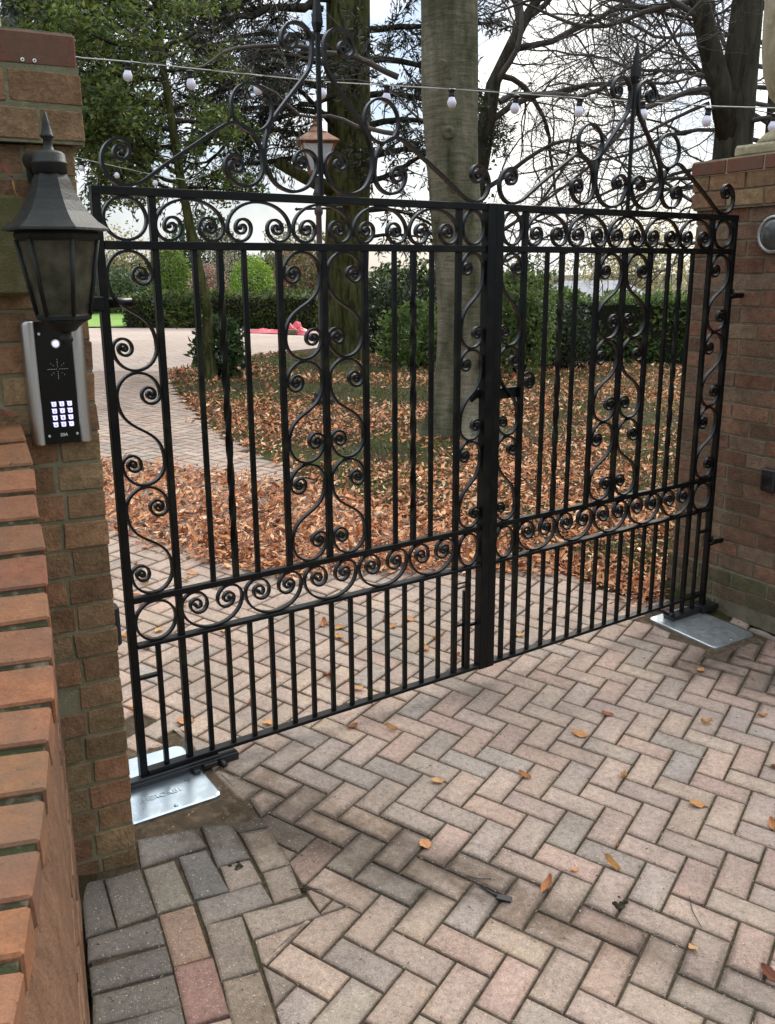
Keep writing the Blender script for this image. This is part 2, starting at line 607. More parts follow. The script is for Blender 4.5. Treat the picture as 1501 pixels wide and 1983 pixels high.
wt.links.new(nz.outputs['Fac'], rp.inputs['Fac'])
# brighter, warmer cloud round the veiled sun
sd = Vector((math.sin(R(SUN_AZ)) * math.cos(R(SUN_EL)), math.cos(R(SUN_AZ)) * math.cos(R(SUN_EL)), math.sin(R(SUN_EL))))
dt = wt.nodes.new('ShaderNodeVectorMath'); dt.operation = 'DOT_PRODUCT'
wt.links.new(tcw.outputs['Generated'], dt.inputs[0])
dt.inputs[1].default_value = sd
r2 = wt.nodes.new('ShaderNodeValToRGB')
els = r2.color_ramp.elements
els[0].position = 0.0; els[0].color = (9.6, 10.0, 10.6, 1)
els[1].position = 1.0; els[1].color = (27, 26, 23.5, 1)
e = els.new(0.70); e.color = (14.5, 14.7, 14.8, 1)
wt.links.new(dt.outputs['Value'], r2.inputs['Fac'])
mxw = wt.nodes.new('ShaderNodeMix'); mxw.data_type = 'RGBA'
wt.links.new(rp.outputs['Color'], mxw.inputs['Factor'])
sc2 = wt.nodes.new('ShaderNodeMix'); sc2.data_type = 'RGBA'; sc2.blend_type = 'ADD'
sc2.inputs['Factor'].default_value = 1.0
sc2.inputs['B'].default_value = (2.2, 3.0, 4.2, 1)
wt.links.new(sky.outputs['Color'], sc2.inputs['A'])
wt.links.new(sc2.outputs[2], mxw.inputs['A'])
wt.links.new(r2.outputs['Color'], mxw.inputs['B'])
sep = wt.nodes.new('ShaderNodeSeparateXYZ')
wt.links.new(tcw.outputs['Generated'], sep.inputs[0])
r3 = wt.nodes.new('ShaderNodeValToRGB')
r3.color_ramp.elements[0].position = 0.0
r3.color_ramp.elements[0].color = (0.50, 0.50, 0.505, 1)
r3.color_ramp.elements[1].position = 0.85
r3.color_ramp.elements[1].color = (1.75, 1.74, 1.72, 1)
e = r3.color_ramp.elements.new(0.27); e.color = (0.64, 0.65, 0.665, 1)
wt.links.new(sep.outputs['Z'], r3.inputs['Fac'])
mul = wt.nodes.new('ShaderNodeMix'); mul.data_type = 'RGBA'; mul.blend_type = 'MULTIPLY'
mul.inputs['Factor'].default_value = 1.0
wt.links.new(mxw.outputs[2], mul.inputs['A'])
wt.links.new(r3.outputs['Color'], mul.inputs['B'])
wt.links.new(mul.outputs[2], bg.inputs['Color'])
bg.inputs['Strength'].default_value = 0.095

sl = bpy.data.lights.new('sun', 'SUN')
sl.energy = 1.5
sl.angle = R(14)
sl.color = (1.0, 0.95, 0.88)
so = bpy.data.objects.new('sun', sl)
COL.objects.link(so)
so.rotation_euler = sd.to_track_quat('Z', 'Y').to_euler()
so.location = (0, 0, 20)

vs = scene.view_settings
vs.view_transform = 'Standard'
vs.look = 'None'
vs.exposure = 0.5
vs.gamma = 1.0
vs.use_curve_mapping = False
scene.cycles.max_bounces = 6
scene.cycles.transparent_max_bounces = 8
scene.cycles.sample_clamp_indirect = 6.0

# ==================================================================== SETTING
def in_poly(x, y, poly):
    c = False
    n = len(poly)
    for i in range(n):
        x0, y0 = poly[i]; x1, y1 = poly[(i + 1) % n]
        if (y0 > y) != (y1 > y) and x < (x1 - x0) * (y - y0) / (y1 - y0) + x0: c = not c
    return c


def poly_dist(x, y, poly):
    d = 1e9
    n = len(poly)
    for i in range(n):
        x0, y0 = poly[i]; x1, y1 = poly[(i + 1) % n]
        t = max(0, min(1, ((x - x0) * (x1 - x0) + (y - y0) * (y1 - y0)) / ((x1 - x0) ** 2 + (y1 - y0) ** 2 + 1e-12)))
        d = min(d, math.hypot(x - x0 - t * (x1 - x0), y - y0 - t * (y1 - y0)))
    return d


PATH = [(3.6, -1.0), (3.2, 2.2), (2.6, 3.2), (1.95, 4.3), (1.55, 4.75), (1.38, 4.66), (1.11, 4.95), (0.78, 5.35), (0.14, 6.05), (-0.51, 6.72),
        (-1.05, 7.6), (-1.77, 8.9), (-2.6, 11.2), (-3.26, 13.6), (-6.4, 13.6), (-5.2, 10.0), (-3.7, 7.0), (-2.3, 4.6), (-1.35, 3.3), (-0.95, 2.55),
        (-0.6, 1.4), (-0.3, -1.0)]
COURT = [(-16, 13.0), (-6.4, 13.45), (-3.26, 13.45), (-2.43, 16.1), (-1.34, 18.4), (-0.6, 20.5), (-0.2, 22.9), (-6.9, 23.55), (-16, 24.0)]


def build_ground():
    xs = np.array([-400, -200, -110, -60, -38, -26, -18, -14, -11, -9] + list(np.arange(-7.5, 8.01, 0.15)) + [9, 10.5, 12.5, 15, 19, 25, 36, 60, 110, 200, 400.])
    ys = np.array([-80, -40, -18, -8, -4, -2, -0.5, 1] + list(np.arange(2.2, 17.5, 0.15)) + [18, 19, 20, 21, 22, 23, 24, 26, 28, 31, 34, 38, 44, 55, 75, 120, 220, 450.])
    X, Y = np.meshgrid(xs, ys)
    Zg = G(X, Y)
    off = np.zeros_like(X)
    for i in range(len(ys)):
        for j in range(len(xs)):
            x, y = xs[j], ys[i]
            if y < 2.2 or x < -9:
                off[i, j] = -0.06
                continue
            if y > 26 or x > 9:
                continue
            if in_poly(x, y, PATH) or in_poly(x, y, COURT):
                dd = min(poly_dist(x, y, PATH), 9)
                off[i, j] = -0.05
            else:
                d = min(poly_dist(x, y, PATH), poly_dist(x, y, COURT))
                off[i, j] = 0.012 * min(1, d / 0.1) + 0.05 * min(1, d / 3) * mnoise.noise((x * 0.8, y * 0.8, 0)) + 0.012 * mnoise.noise((x * 4, y * 4, 3))
    V = np.stack([X, Y, Zg + off], -1).reshape(-1, 3)
    nx, ny = len(xs), len(ys)
    idx = np.arange(nx * ny).reshape(ny, nx)
    Fq = np.stack([idx[:-1, :-1], idx[:-1, 1:], idx[1:, 1:], idx[1:, :-1]], -1).reshape(-1, 4)
    o = npmesh('garden_ground', V, Fq, np.ones((len(V), 3)), M['ground'], smooth=True)
    tag(o, 'brown leafy garden ground under the trees behind the gate', 'ground', kind='structure')


build_ground()


def sheet(name, poly, dz, mat, label, cat, step=0.6):
    """filled polygon draped on the ground"""
    xs = [q[0] for q in poly]; ys = [q[1] for q in poly]
    mb = MB()
    bm = bmesh.new()
    vs_ = [bm.verts.new((x, y, 0)) for x, y in poly]
    f = bm.faces.new(vs_)
    bmesh.ops.triangulate(bm, faces=[f])
    for axis, lo, hi in ((0, min(xs), max(xs)), (1, min(ys), max(ys))):
        q = lo + step
        while q < hi:
            n = Vector((1, 0, 0)) if axis == 0 else Vector((0, 1, 0))
            bmesh.ops.bisect_plane(bm, geom=bm.verts[:] + bm.edges[:] + bm.faces[:], plane_co=n * q, plane_no=n)
            q += step
    for v in bm.verts: v.co.z = Gf(v.co.x, v.co.y) + dz
    bmesh.ops.recalc_face_normals(bm, faces=bm.faces[:])
    for f in bm.faces:
        if f.normal.z < 0: f.normal_flip()
    me = bpy.data.meshes.new(name)
    bm.to_mesh(me); bm.free()
    me.materials.append(mat)
    o = place(bpy.data.objects.new(name, me), None, (0, 0, 0))
    return tag(o, label, cat, kind='structure')


sheet('drive_court', COURT, 0.004, M['court'], 'pink block paved drive beyond the trees', 'drive', 1.0)
sheet('path_bed', PATH, -0.0075, M['bed'], 'dark sandy bed and joints of the block paving', 'ground', 0.5)
sheet('lawn', [(-30, 24.1), (-6.7, 23.75), (-6.7, 24.2), (-2, 25.5), (-2, 44), (-30, 44)], 0.03, M['lawn'], 'bright green mown lawn beyond the drive', 'lawn', 4)

# ---- block paving
LAT = Vector((0.384, 2.799))
PH = R(-31.964)
MOD = 0.1025
E1 = Vector((math.cos(PH), math.sin(PH)))
E2 = Vector((math.sin(PH), -math.cos(PH)))


def clip(poly, p, nrm):
    out = []
    for i in range(len(poly)):
        a, b = poly[i], poly[(i + 1) % len(poly)]
        da, db = (a - p).dot(nrm), (b - p).dot(nrm)
        if da >= 0: out.append(a)
        if da * db < 0: out.append(a + (b - a) * (da / (da - db)))
    return out


def area(p):
    return 0.5 * sum(p[i].x * p[(i + 1) % len(p)].y - p[(i + 1) % len(p)].x * p[i].y for i in range(len(p)))


def inset(poly, d):
    n = len(poly)
    out = []
    for i in range(n):
        a, b, c = poly[i - 1], poly[i], poly[(i + 1) % n]
        u = (b - a); v = (c - b)
        if u.length < 1e-6 or v.length < 1e-6: return None
        u.normalize(); v.normalize()
        n1, n2 = Vector((-u.y, u.x)), Vector((-v.y, v.x))
        k = 1 + n1.dot(n2)
        out.append(b + (n1 + n2) * (d / max(k, 0.12)))
    return out


PAV_COL = [((0.410, 0.311, 0.252), 6), ((0.385, 0.303, 0.250), 6), ((0.345, 0.288, 0.244), 4), ((0.421, 0.328, 0.251), 3), ((0.410, 0.287, 0.234), 4), ((0.311, 0.276, 0.241), 2)]
_pc = [c for c, k in PAV_COL for _ in range(k)]


STAINS = [(-0.46, 2.70, -20, 0.34, 0.24), (-0.16, 2.60, -32, 0.50, 0.19), (0.22, 2.44, -34, 0.46, 0.14), (0.62, 2.26, -36, 0.42, 0.10), (0.9, 2.12, -36, 0.35, 0.08), (1.62, 4.05, 38, 0.40, 0.17), (1.95, 3.85, 20, 0.45, 0.26)]


def stain(x, y):
    """how damp and earthy the paving is here"""
    m_ = 0.0
    for cx, cy, an, lx, ly in STAINS:
        dx, dy = x - cx, y - cy
        ca, sa = math.cos(R(an)), math.sin(R(an))
        d = math.hypot((dx * ca + dy * sa) / lx, (-dx * sa + dy * ca) / ly)
        m_ = max(m_, 1.25 - d + 0.7 * mnoise.noise((x * 6, y * 6, 1)))
    return min(1.0, max(0.0, m_ * 1.5))


def paver(mb, poly, col=None, gap=0.0030, lift=None):
    """a rounded-edge block with its top on the ground slope"""
    if len(poly) < 3: return
    poly = [q for i, q in enumerate(poly) if (q - poly[i - 1]).length > 1e-4]
    if len(poly) < 3: return
    if area(poly) < 0: poly = poly[::-1]
    if area(poly) < 0.00025: return
    p0 = inset(poly, gap)
    if p0 is None or area(p0) < 0.0001: return
    p1 = inset(p0, 0.0024)
    p2 = inset(p0, 0.0085)
    if p1 is None or p2 is None or area(p2) < 0.00003: return
    c = col or tuple(0.68 * a + 0.32 * b for a, b in zip(rng.choice(_pc), (0.375, 0.292, 0.237)))
    k = rng.uniform(0.9, 1.1)
    c = (c[0] * k, c[1] * k * rng.uniform(0.985, 1.01), c[2] * k * rng.uniform(0.97, 1.02))
    dz = rng.uniform(-0.0016, 0.0016) if lift is None else lift
    tx, ty = rng.uniform(-0.012, 0.012), rng.uniform(-0.012, 0.012)
    cx = sum(q.x for q in p0) / len(p0); cy = sum(q.y for q in p0) / len(p0)
    gz = Gf(cx, cy)
    gx = (Gf(cx + 0.05, cy) - Gf(cx - 0.05, cy)) / 0.1
    gy = (Gf(cx, cy + 0.05) - Gf(cx, cy - 0.05)) / 0.1

    def h(q, d): return (q.x, q.y, gz + (gx + tx) * (q.x - cx) + (gy + ty) * (q.y - cy) + dz + d)
    n = len(p0)
    p3 = inset(p0, 0.021)
    if p3 is not None and (area(p3) < 0.15 * area(p0) or any(not (0.002 < (p3[i] - p3[i - 1]).length < (p0[i] - p0[i - 1]).length) for i in range(n))): p3 = None
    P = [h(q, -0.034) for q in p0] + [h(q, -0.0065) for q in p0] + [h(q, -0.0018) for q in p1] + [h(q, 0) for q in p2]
    F = []
    nl = 3
    if p3 is not None:
        P += [h(q, 0.0002) for q in p3]
        nl = 4
    for L in range(nl):
        for i in range(n):
            j = (i + 1) % n
            F.append((L * n + i, L * n + j, (L + 1) * n + j, (L + 1) * n + i))
    F.append(tuple(nl * n + i for i in range(n)))
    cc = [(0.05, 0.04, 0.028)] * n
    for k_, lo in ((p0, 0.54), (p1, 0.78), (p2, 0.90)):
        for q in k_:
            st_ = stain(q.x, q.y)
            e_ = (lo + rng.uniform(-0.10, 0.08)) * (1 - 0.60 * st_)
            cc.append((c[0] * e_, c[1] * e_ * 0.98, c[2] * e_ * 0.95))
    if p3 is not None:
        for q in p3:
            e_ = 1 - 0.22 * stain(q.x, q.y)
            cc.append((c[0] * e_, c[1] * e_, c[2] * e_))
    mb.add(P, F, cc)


# ground boxes (under each gate leaf): corner, direction along gate, size along, size across
eg0 = Vector((math.cos(YAW0), math.sin(YAW0))); ng0 = Vector((-eg0.y, eg0.x))
eg1 = Vector((math.cos(YAW1), math.sin(YAW1))); ng1 = Vector((-eg1.y, eg1.x))
BOX_L = (Vector((-0.572, 2.772)), -eg0, 0.40, ng0, 0.365)
BOX_R = (Vector((1.589, 4.111)), eg1, 0.33, ng1, 0.41)


def in_box(q, B, m):
    o, a, la, b, lb = B
    d = q - o
    return -m < d.dot(a) < la + m and -m < d.dot(b) < lb + m


def build_paving():
    mb = MB()
    pA, pB, pC, pD = Vector((-0.49, 2.772)), Vector((-0.20, 2.231)), Vector((-0.38, 2.129)), Vector((-0.278, 1.854))
    n1 = (pB - pA).normalized(); n1 = Vector((-n1.y, n1.x))            # right of the first edge
    if (Vector((1, 2.5)) - pA).dot(n1) < 0: n1 = -n1
    n2 = (pC - pB).normalized(); n2 = Vector((-n2.y, n2.x))
    if (Vector((0, 1.5)) - pB).dot(n2) < 0: n2 = -n2
    n3 = (pD - pC).normalized(); n3 = Vector((-n3.y, n3.x))
    if (Vector((1, 1.9)) - pC).dot(n3) < 0: n3 = -n3
    for i in range(-150, 60):
        for j in range(-150, 60):
            s = (i + j) % 4
            if s not in (3, 1): continue
            wx, wy = (2, 1) if s == 3 else (1, 2)
            c = LAT + E1 * ((i + wx / 2) * MOD) + E2 * ((j + wy / 2) * MOD)
            if not (-6 < c.x < 3.6 and 0.2 < c.y < 13.6): continue
            if not in_poly(c.x, c.y, PATH): continue
            if c.y < 3.2 and c.x < -1.0: continue
            poly = [LAT + E1 * ((i + a) * MOD) + E2 * ((j + b) * MOD) for a, b in ((0, 0), (wx, 0), (wx, wy), (0, wy))]
            pieces = [poly]
            if c.y < 2.78 and c.x < 0.4 and not all((q - pA).dot(n1) > 0 and (q - pC).dot(n3) > 0 for q in poly):
                lo_, hi_ = clip(poly, pB, n2), clip(poly, pB, -n2)
                pieces = [q for q in (clip(hi_, pA, n1) if len(hi_) > 2 else [], clip(lo_, pC, n3) if len(lo_) > 2 else []) if len(q) > 2]
                if c.y < 1.9: pieces = [q for q in [clip(poly, pC, n3)] if len(q) > 2]
            if not pieces: continue
            cc = sum(poly, Vector((0, 0))) / len(poly)
            skip = False
            for Bx in (BOX_L, BOX_R):
                if in_box(cc, Bx, 0.012): skip = True
                elif in_box(cc, Bx, 0.2):
                    o_, a_, la_, b_, lb_ = Bx
                    dq = cc - o_
                    cand = [(-dq.dot(a_), o_ - a_ * 0.03, -a_), (dq.dot(a_) - la_, o_ + a_ * (la_ + 0.03), a_), (-dq.dot(b_), o_ - b_ * 0.035, -b_), (dq.dot(b_) - lb_, o_ + b_ * (lb_ + 0.03), b_)]
                    dist, pt, nm = max(cand, key=lambda q: q[0])
                    pieces = [q for q in (clip(pc, pt, nm) for pc in pieces) if len(q) > 2]
            if skip: continue
            for q in pieces: paver(mb, q)
    # border blocks between the low wall, the pier and the herringbone field
    dark = (0.150, 0.136, 0.120)
    B = [([(-0.798, 2.524), (-0.633, 2.59), (-0.581, 2.508), (-0.756, 2.401)], (0.19, 0.175, 0.155)),
         ([(-0.612, 2.601), (-0.522, 2.629), (-0.437, 2.465), (-0.527, 2.415)], (0.2, 0.185, 0.165)),
         ([(-0.653, 2.451), (-0.577, 2.488), (-0.476, 2.313), (-0.57, 2.276)], (0.175, 0.168, 0.155)),
         ([(-0.746, 2.39), (-0.665, 2.434), (-0.574, 2.261), (-0.663, 2.215)], (0.225, 0.2, 0.165)),
         ([(-0.519, 2.416), (-0.435, 2.453), (-0.386, 2.359), (-0.473, 2.31)], (0.27, 0.22, 0.19)),
         ([(-0.484, 2.578), (-0.396, 2.611), (-0.31, 2.445), (-0.392, 2.404)], (0.32, 0.265, 0.21)),
         ([(-0.386, 2.397), (-0.309, 2.437), (-0.264, 2.315), (-0.338, 2.275)], (0.31, 0.25, 0.205)),
         ([(-0.56, 2.266), (-0.388, 2.352), (-0.343, 2.275), (-0.521, 2.176)], (0.25, 0.215, 0.185)),
         ([(-0.422, 2.222), (-0.247, 2.302), (-0.2, 2.231), (-0.38, 2.132)], (0.30, 0.25, 0.205)),
         ([(-0.655, 2.205), (-0.569, 2.248), (-0.486, 2.065), (-0.574, 2.025)], (0.305, 0.21, 0.16)),
         ([(-0.518, 2.173), (-0.423, 2.212), (-0.352, 2.025), (-0.442, 1.983)], (0.25, 0.205, 0.17)),
         ([(-0.573, 2.019), (-0.478, 2.056), (-0.405, 1.879), (-0.5, 1.839)], (0.29, 0.18, 0.15)),
         ([(-0.437, 1.98), (-0.347, 2.019), (-0.282, 1.854), (-0.382, 1.815)], (0.265, 0.215, 0.165)),
         ([(-0.519, 2.611), (-0.431, 2.662), (-0.395, 2.62), (-0.487, 2.58)], (0.24, 0.2, 0.16)),
         ([(-0.912, 2.32), (-0.858, 2.342), (-0.764, 2.153), (-0.833, 2.114)], dark),
         ([(-0.847, 2.339), (-0.759, 2.39), (-0.667, 2.211), (-0.757, 2.153)], dark),
         ([(-0.827, 2.108), (-0.658, 2.195), (-0.617, 2.101), (-0.802, 2.031)], dark),
         ([(-0.791, 2.008), (-0.612, 2.092), (-0.575, 2.007), (-0.76, 1.928)], dark),
         ([(-0.754, 1.918), (-0.57, 1.996), (-0.529, 1.899), (-0.727, 1.828)], dark)]
    st = Vector((0.0385, -0.0965))
    for k in range(1, 8):
        B.append(([(-0.754 + st.x * k, 1.918 + st.y * k), (-0.57 + st.x * k, 1.996 + st.y * k), (-0.529 + st.x * k, 1.899 + st.y * k), (-0.727 + st.x * k, 1.828 + st.y * k)], dark))
        B.append(([(-0.573 + 0.078 * k, 2.019 - 0.190 * k), (-0.478 + 0.078 * k, 2.056 - 0.190 * k), (-0.405 + 0.078 * k, 1.879 - 0.190 * k), (-0.5 + 0.078 * k, 1.839 - 0.190 * k)], None))
        B.append(([(-0.437 + 0.069 * k, 1.98 - 0.181 * k), (-0.347 + 0.069 * k, 2.019 - 0.181 * k), (-0.282 + 0.069 * k, 1.854 - 0.181 * k), (-0.382 + 0.069 * k, 1.815 - 0.181 * k)], None))
    for q, c in B:
        paver(mb, [Vector(a) for a in q], c, -0.0022, rng.uniform(-0.001, 0.002))
    o = mb.build('block_paving', M['paver'])
    tag(o, 'pink and grey herringbone block paving with mossy joints', 'paving', kind='structure')


build_paving()


def soil_patch(B, m0, m1, dz):
    """sandy reinstatement round a ground box"""
    o, a, la, b, lb = B
    n = 34
    V, F = [], []
    for i in range(n + 1):
        for j in range(n + 1):
            q = o + a * (-m0 + (la + m0 + m1) * i / n) + b * (-m0 + (lb + 2 * m0) * j / n)
            edge = min(i, j, n - i, n - j) / n
            V.append((q.x, q.y, Gf(q.x, q.y) + dz + 0.004 * mnoise.noise((q.x * 30, q.y * 30, 0)) - (0.012 if edge < 0.03 else 0)))
    for i in range(n):
        for j in range(n):
            F.append((i * (n + 1) + j, (i + 1) * (n + 1) + j, (i + 1) * (n + 1) + j + 1, i * (n + 1) + j + 1))
    return V, F


mb = MB()
for B, m0, m1 in ((BOX_L, 0.13, 0.0), (BOX_R, 0.10, 0.02)):
    V, F = soil_patch(B, m0, m1, -0.0035)
    mb.add(V, F, smooth=True)
tag(mb.build('sandy_ground', M['soil'], fix=True), 'brown sandy earth filled in round the two metal ground plates', 'ground', kind='structure')

# ==================================================================== BRICK PIERS AND LOW WALL
CH = 0.080          # course height
BR_L = [(0.246, 0.145, 0.077), (0.265, 0.151, 0.079), (0.214, 0.135, 0.072), (0.246, 0.165, 0.086), (0.272, 0.143, 0.077), (0.227, 0.154, 0.082), (0.194, 0.114, 0.065)]
BR_R = [(0.184, 0.100, 0.063), (0.165, 0.097, 0.063), (0.202, 0.114, 0.071), (0.151, 0.092, 0.058), (0.190, 0.128, 0.082), (0.170, 0.114, 0.076), (0.176, 0.087, 0.055)]


def brick_courses(mb, corner, ea, eb, La, Lb, zs, cols, grow=0.0, joint=0.0095, jit=0.0024, phase=0, depth=0.10):
    """real bricks round a rectangular pier. corner: point; ea, eb unit dirs along the two sides; zs: list of course bottoms"""
    for k, z in enumerate(zs):
        c0 = corner - ea * grow - eb * grow
        A, Bw = La + 2 * grow, Lb + 2 * grow
        par = (k + phase) % 2
        for side in range(4):
            if side == 0: p, d, n, L = c0, ea, eb, A
            elif side == 1: p, d, n, L = c0 + ea * A, eb, -ea, Bw
            elif side == 2: p, d, n, L = c0 + ea * A + eb * Bw, -ea, -eb, A
            else: p, d, n, L = c0 + eb * Bw, -eb, ea, Bw
            full = (side % 2 == 0) == (par == 0)
            t0, t1 = (0, L) if full else (depth + joint, L - depth - joint)
            t = t0
            while t < t1 - 0.02:
                l = 0.222 - joint
                if t + l > t1 - 0.05: l = t1 - t
                l = min(l, t1 - t)
                c = rng.choice(cols)
                kx = rng.uniform(0.8, 1.2)
                q = p + d * (t + l / 2) + n * (depth / 2 + rng.uniform(-0.0015, 0.002))
                mb.box(Vector((q.x, q.y, z + (CH - joint) / 2 + joint)), Vector((d.x, d.y, 0)) * (l / 2), Vector((n.x, n.y, 0)) * (depth / 2),
                       Vector((0, 0, (CH - joint) / 2)), 0.0022, tuple(v * kx for v in c), jit)
                t += l + joint


# ---- left pier
PL = Vector((-0.7745, 2.428))                     # its front right arris
YP = R(28)
pa = Vector((math.cos(YP), math.sin(YP)))         # along the front, to the right
pb = Vector((-pa.y, pa.x))                        # away from the road
WPL, DPL = 0.56, 0.46
left_pier = thing('brick_pier', 'brown brick gate pier on the left carrying the black lantern', 'gate pier', (PL.x, PL.y, Gf(PL.x, PL.y)))
cl = PL - pa * WPL
zl0 = 2.0210 - CH * 26
mbb, mbm = MB(), MB()
brick_courses(mbb, cl, pa, pb, WPL, DPL, [zl0 + CH * i for i in range(26)], BR_L, phase=1)
brick_courses(mbb, cl, pa, pb, WPL, DPL, [2.022, 2.105], BR_L, grow=0.026, phase=1)
mid = cl + pa * (WPL / 2) + pb * (DPL / 2)
mbm.box((mid.x, mid.y, (2.02 + zl0) / 2), (pa * (WPL / 2 - 0.0035)).to_3d(), (pb * (DPL / 2 - 0.0035)).to_3d(), (0, 0, (2.02 - zl0) / 2))
mbm.box((mid.x, mid.y, 2.112), (pa * (WPL / 2 + 0.0225)).to_3d(), (pb * (DPL / 2 + 0.0225)).to_3d(), (0, 0, 0.088))
mbb.build('brickwork', M['brick'], left_pier)
mbm.build('mortar_joints', M['mortar'], left_pier)
mbc = MB()
for k in range(3):
    for side, (p, d, n, L) in enumerate([(cl - pa * 0.024 - pb * 0.024, pa, pb, WPL + 0.048)]):
        pass
mc = MB()
g = 0.024
L1, D1 = WPL + 2 * g, DPL + 2 * g
c0 = cl - pa * g - pb * g


def cap_ring(mb, c0, a, b, LA, LB, z0, z1, la, cols, dep=0.11, ch=0.004):
    for p, d, n, L, ins in ((c0, a, b, LA, 0), (c0 + a * LA, b, -a, LB, dep), (c0 + a * LA + b * LB, -a, -b, LA, 0), (c0 + b * LB, -b, a, LB, dep)):
        t0, t1 = ins, L - ins
        k = max(1, round((t1 - t0) / la))
        for i in range(k):
            l = (t1 - t0) / k
            q = p + d * (t0 + l * (i + 0.5)) + n * (dep / 2)
            c = rng.choice(cols); kk = rng.uniform(0.9, 1.1)
            mb.box((q.x, q.y, (z0 + z1) / 2), (d * (l / 2 - 0.004)).to_3d(), (n * (dep / 2)).to_3d(), (0, 0, (z1 - z0) / 2), ch, tuple(v * kk for v in c), 0.0012)


CAPC = [(0.155, 0.062, 0.041), (0.145, 0.060, 0.042), (0.165, 0.068, 0.044)]
cap_ring(mc, c0, pa, pb, L1, D1, 2.197, 2.272, 0.30, CAPC)
mc.build('cap_course', M['brick_smooth'], left_pier)
mm = MB()
mm.box((mid.x, mid.y, 2.232), (pa * (L1 / 2 - 0.008)).to_3d(), (pb * (D1 / 2 - 0.008)).to_3d(), (0, 0, 0.0435))
mm.build('cap_mortar', M['mortar'], left_pier)
ms = MB()
for dx in (-0.105, -0.078):
    q = PL + pa * dx - pb * 0.0235
    ms.lathe((q.x, q.y, 2.2065), [(0.0045, -0.002), (0.0045, 0.003), (0.0022, 0.003), (0.0022, 0.0005)], 10, axis=(-pb.x, -pb.y, 0))
ms.build('fixing_screws', M['white_print'], left_pier)


def stone_cap(name, label, cc, a, b, z, hw, parts):
    t = thing(name, label, 'stone ornament', (cc.x, cc.y, z))
    m1 = MB()
    m1.box((cc.x, cc.y, z + 0.028), (a * hw).to_3d(), (b * hw).to_3d(), (0, 0, 0.028), 0.012, jit=0.004)
    m1.build('base_slab', M['stone'], t)
    m2 = MB()
    m2.lathe((cc.x, cc.y, z + 0.054), parts[0], 28)
    m2.build('foot', M['stone'], t)
    m3 = MB()
    m3.lathe((cc.x, cc.y, z + 0.054), parts[1], 32)
    m3.build('urn_body', M['stone'], t)
    return t


URN = ([(0.185, 0), (0.185, 0.018), (0.165, 0.04), (0.11, 0.07), (0.085, 0.10), (0.085, 0.115)],
       [(0.085, 0.115), (0.12, 0.14), (0.19, 0.21), (0.235, 0.33), (0.245, 0.45), (0.235, 0.58), (0.25, 0.66), (0.27, 0.68), (0.27, 0.71), (0.22, 0.72)])
stone_cap('stone_urn', 'pale weathered stone urn base on the left brick pier', mid - pa * 0.06 + pb * 0.0, pa, pb, 2.2755, 0.205, URN)

# ---- algae covered stone block set in the pier
tq = PL + pa * (-0.137 - 0.13) - pb * 0.012
mb = MB()
mb.box((tq.x, tq.y, 1.783), (pa * 0.13).to_3d(), (pb * 0.035).to_3d(), (0, 0, 0.117), 0.007, jit=0.001)
tag(mb.build('stone_block', M['stone_green'], None, (tq.x, tq.y, 1.666)), 'green algae covered square stone block fixed to the left pier behind the lantern', 'stone block')

# ---- right pier: its gate-side face runs towards the road
PR = Vector((1.762, 4.649))
YR = R(-60)
ra = Vector((math.cos(YR), math.sin(YR)))         # towards the road
rb = Vector((-ra.y, ra.x))                        # to the right, into the pier
RB0, RLEN, RDEP = -0.315, 1.25, 0.60
right_pier = thing('brick_pier', 'red brown brick gate pier on the right with a round wall light', 'gate pier', (PR.x, PR.y, Gf(PR.x, PR.y)))
cr = PR + ra * RB0
mbb, mbm = MB(), MB()
CHR = 0.0793
zr0 = 2.168 - CH * 28
brick_courses(mbb, cr, ra, rb, RLEN, RDEP, [zr0 + CH * i for i in range(26)], BR_R, phase=0, joint=0.0105)
brick_courses(mbb, cr, ra, rb, RLEN, RDEP, [2.168 - 2 * CH, 2.168 - CH], BR_L + BR_R[:3], grow=0.022, phase=0)
brick_courses(mbb, cr, ra, rb, RLEN, RDEP, [zr0 + CH * i for i in range(1, 3)], [(0.115, 0.095, 0.055), (0.14, 0.10, 0.062), (0.105, 0.10, 0.05)], grow=0.014, phase=1)
mr = cr + ra * (RLEN / 2) + rb * (RDEP / 2)
mbm.box((mr.x, mr.y, (2.0 + zr0) / 2), (ra * (RLEN / 2 - 0.005)).to_3d(), (rb * (RDEP / 2 - 0.005)).to_3d(), (0, 0, (2.0 - zr0) / 2))
mbm.box((mr.x, mr.y, 2.091), (ra * (RLEN / 2 + 0.014)).to_3d(), (rb * (RDEP / 2 + 0.014)).to_3d(), (0, 0, 0.085))
mbm.box((mr.x, mr.y, zr0 + CH * 1.55), (ra * (RLEN / 2 + 0.010)).to_3d(), (rb * (RDEP / 2 + 0.010)).to_3d(), (0, 0, CH * 1.55))
mbb.build('brickwork', M['brick'], right_pier)
mbm.build('mortar_joints', M['mortar_r'], right_pier)
mc = MB()
g = 0.032
cap_ring(mc, cr - ra * g - rb * g, ra, rb, RLEN + 2 * g, RDEP + 2 * g, 2.172, 2.236, 0.235, CAPC)
mc.build('cap_course', M['brick_smooth'], right_pier)
mm = MB()
mm.box((mr.x, mr.y, 2.205), (ra * (RLEN / 2 + g - 0.007)).to_3d(), (rb * (RDEP / 2 + g - 0.007)).to_3d(), (0, 0, 0.0365))
mm.build('cap_mortar', M['stone'], right_pier)
URN2 = ([(0.222, 0), (0.222, 0.02), (0.195, 0.05), (0.12, 0.09), (0.10, 0.13), (0.10, 0.15)],
        [(0.10, 0.15), (0.13, 0.165), (0.185, 0.22), (0.222, 0.32), (0.238, 0.42), (0.243, 0.55), (0.245, 0.74), (0.25, 0.86), (0.235, 0.95), (0.12, 1.0)])
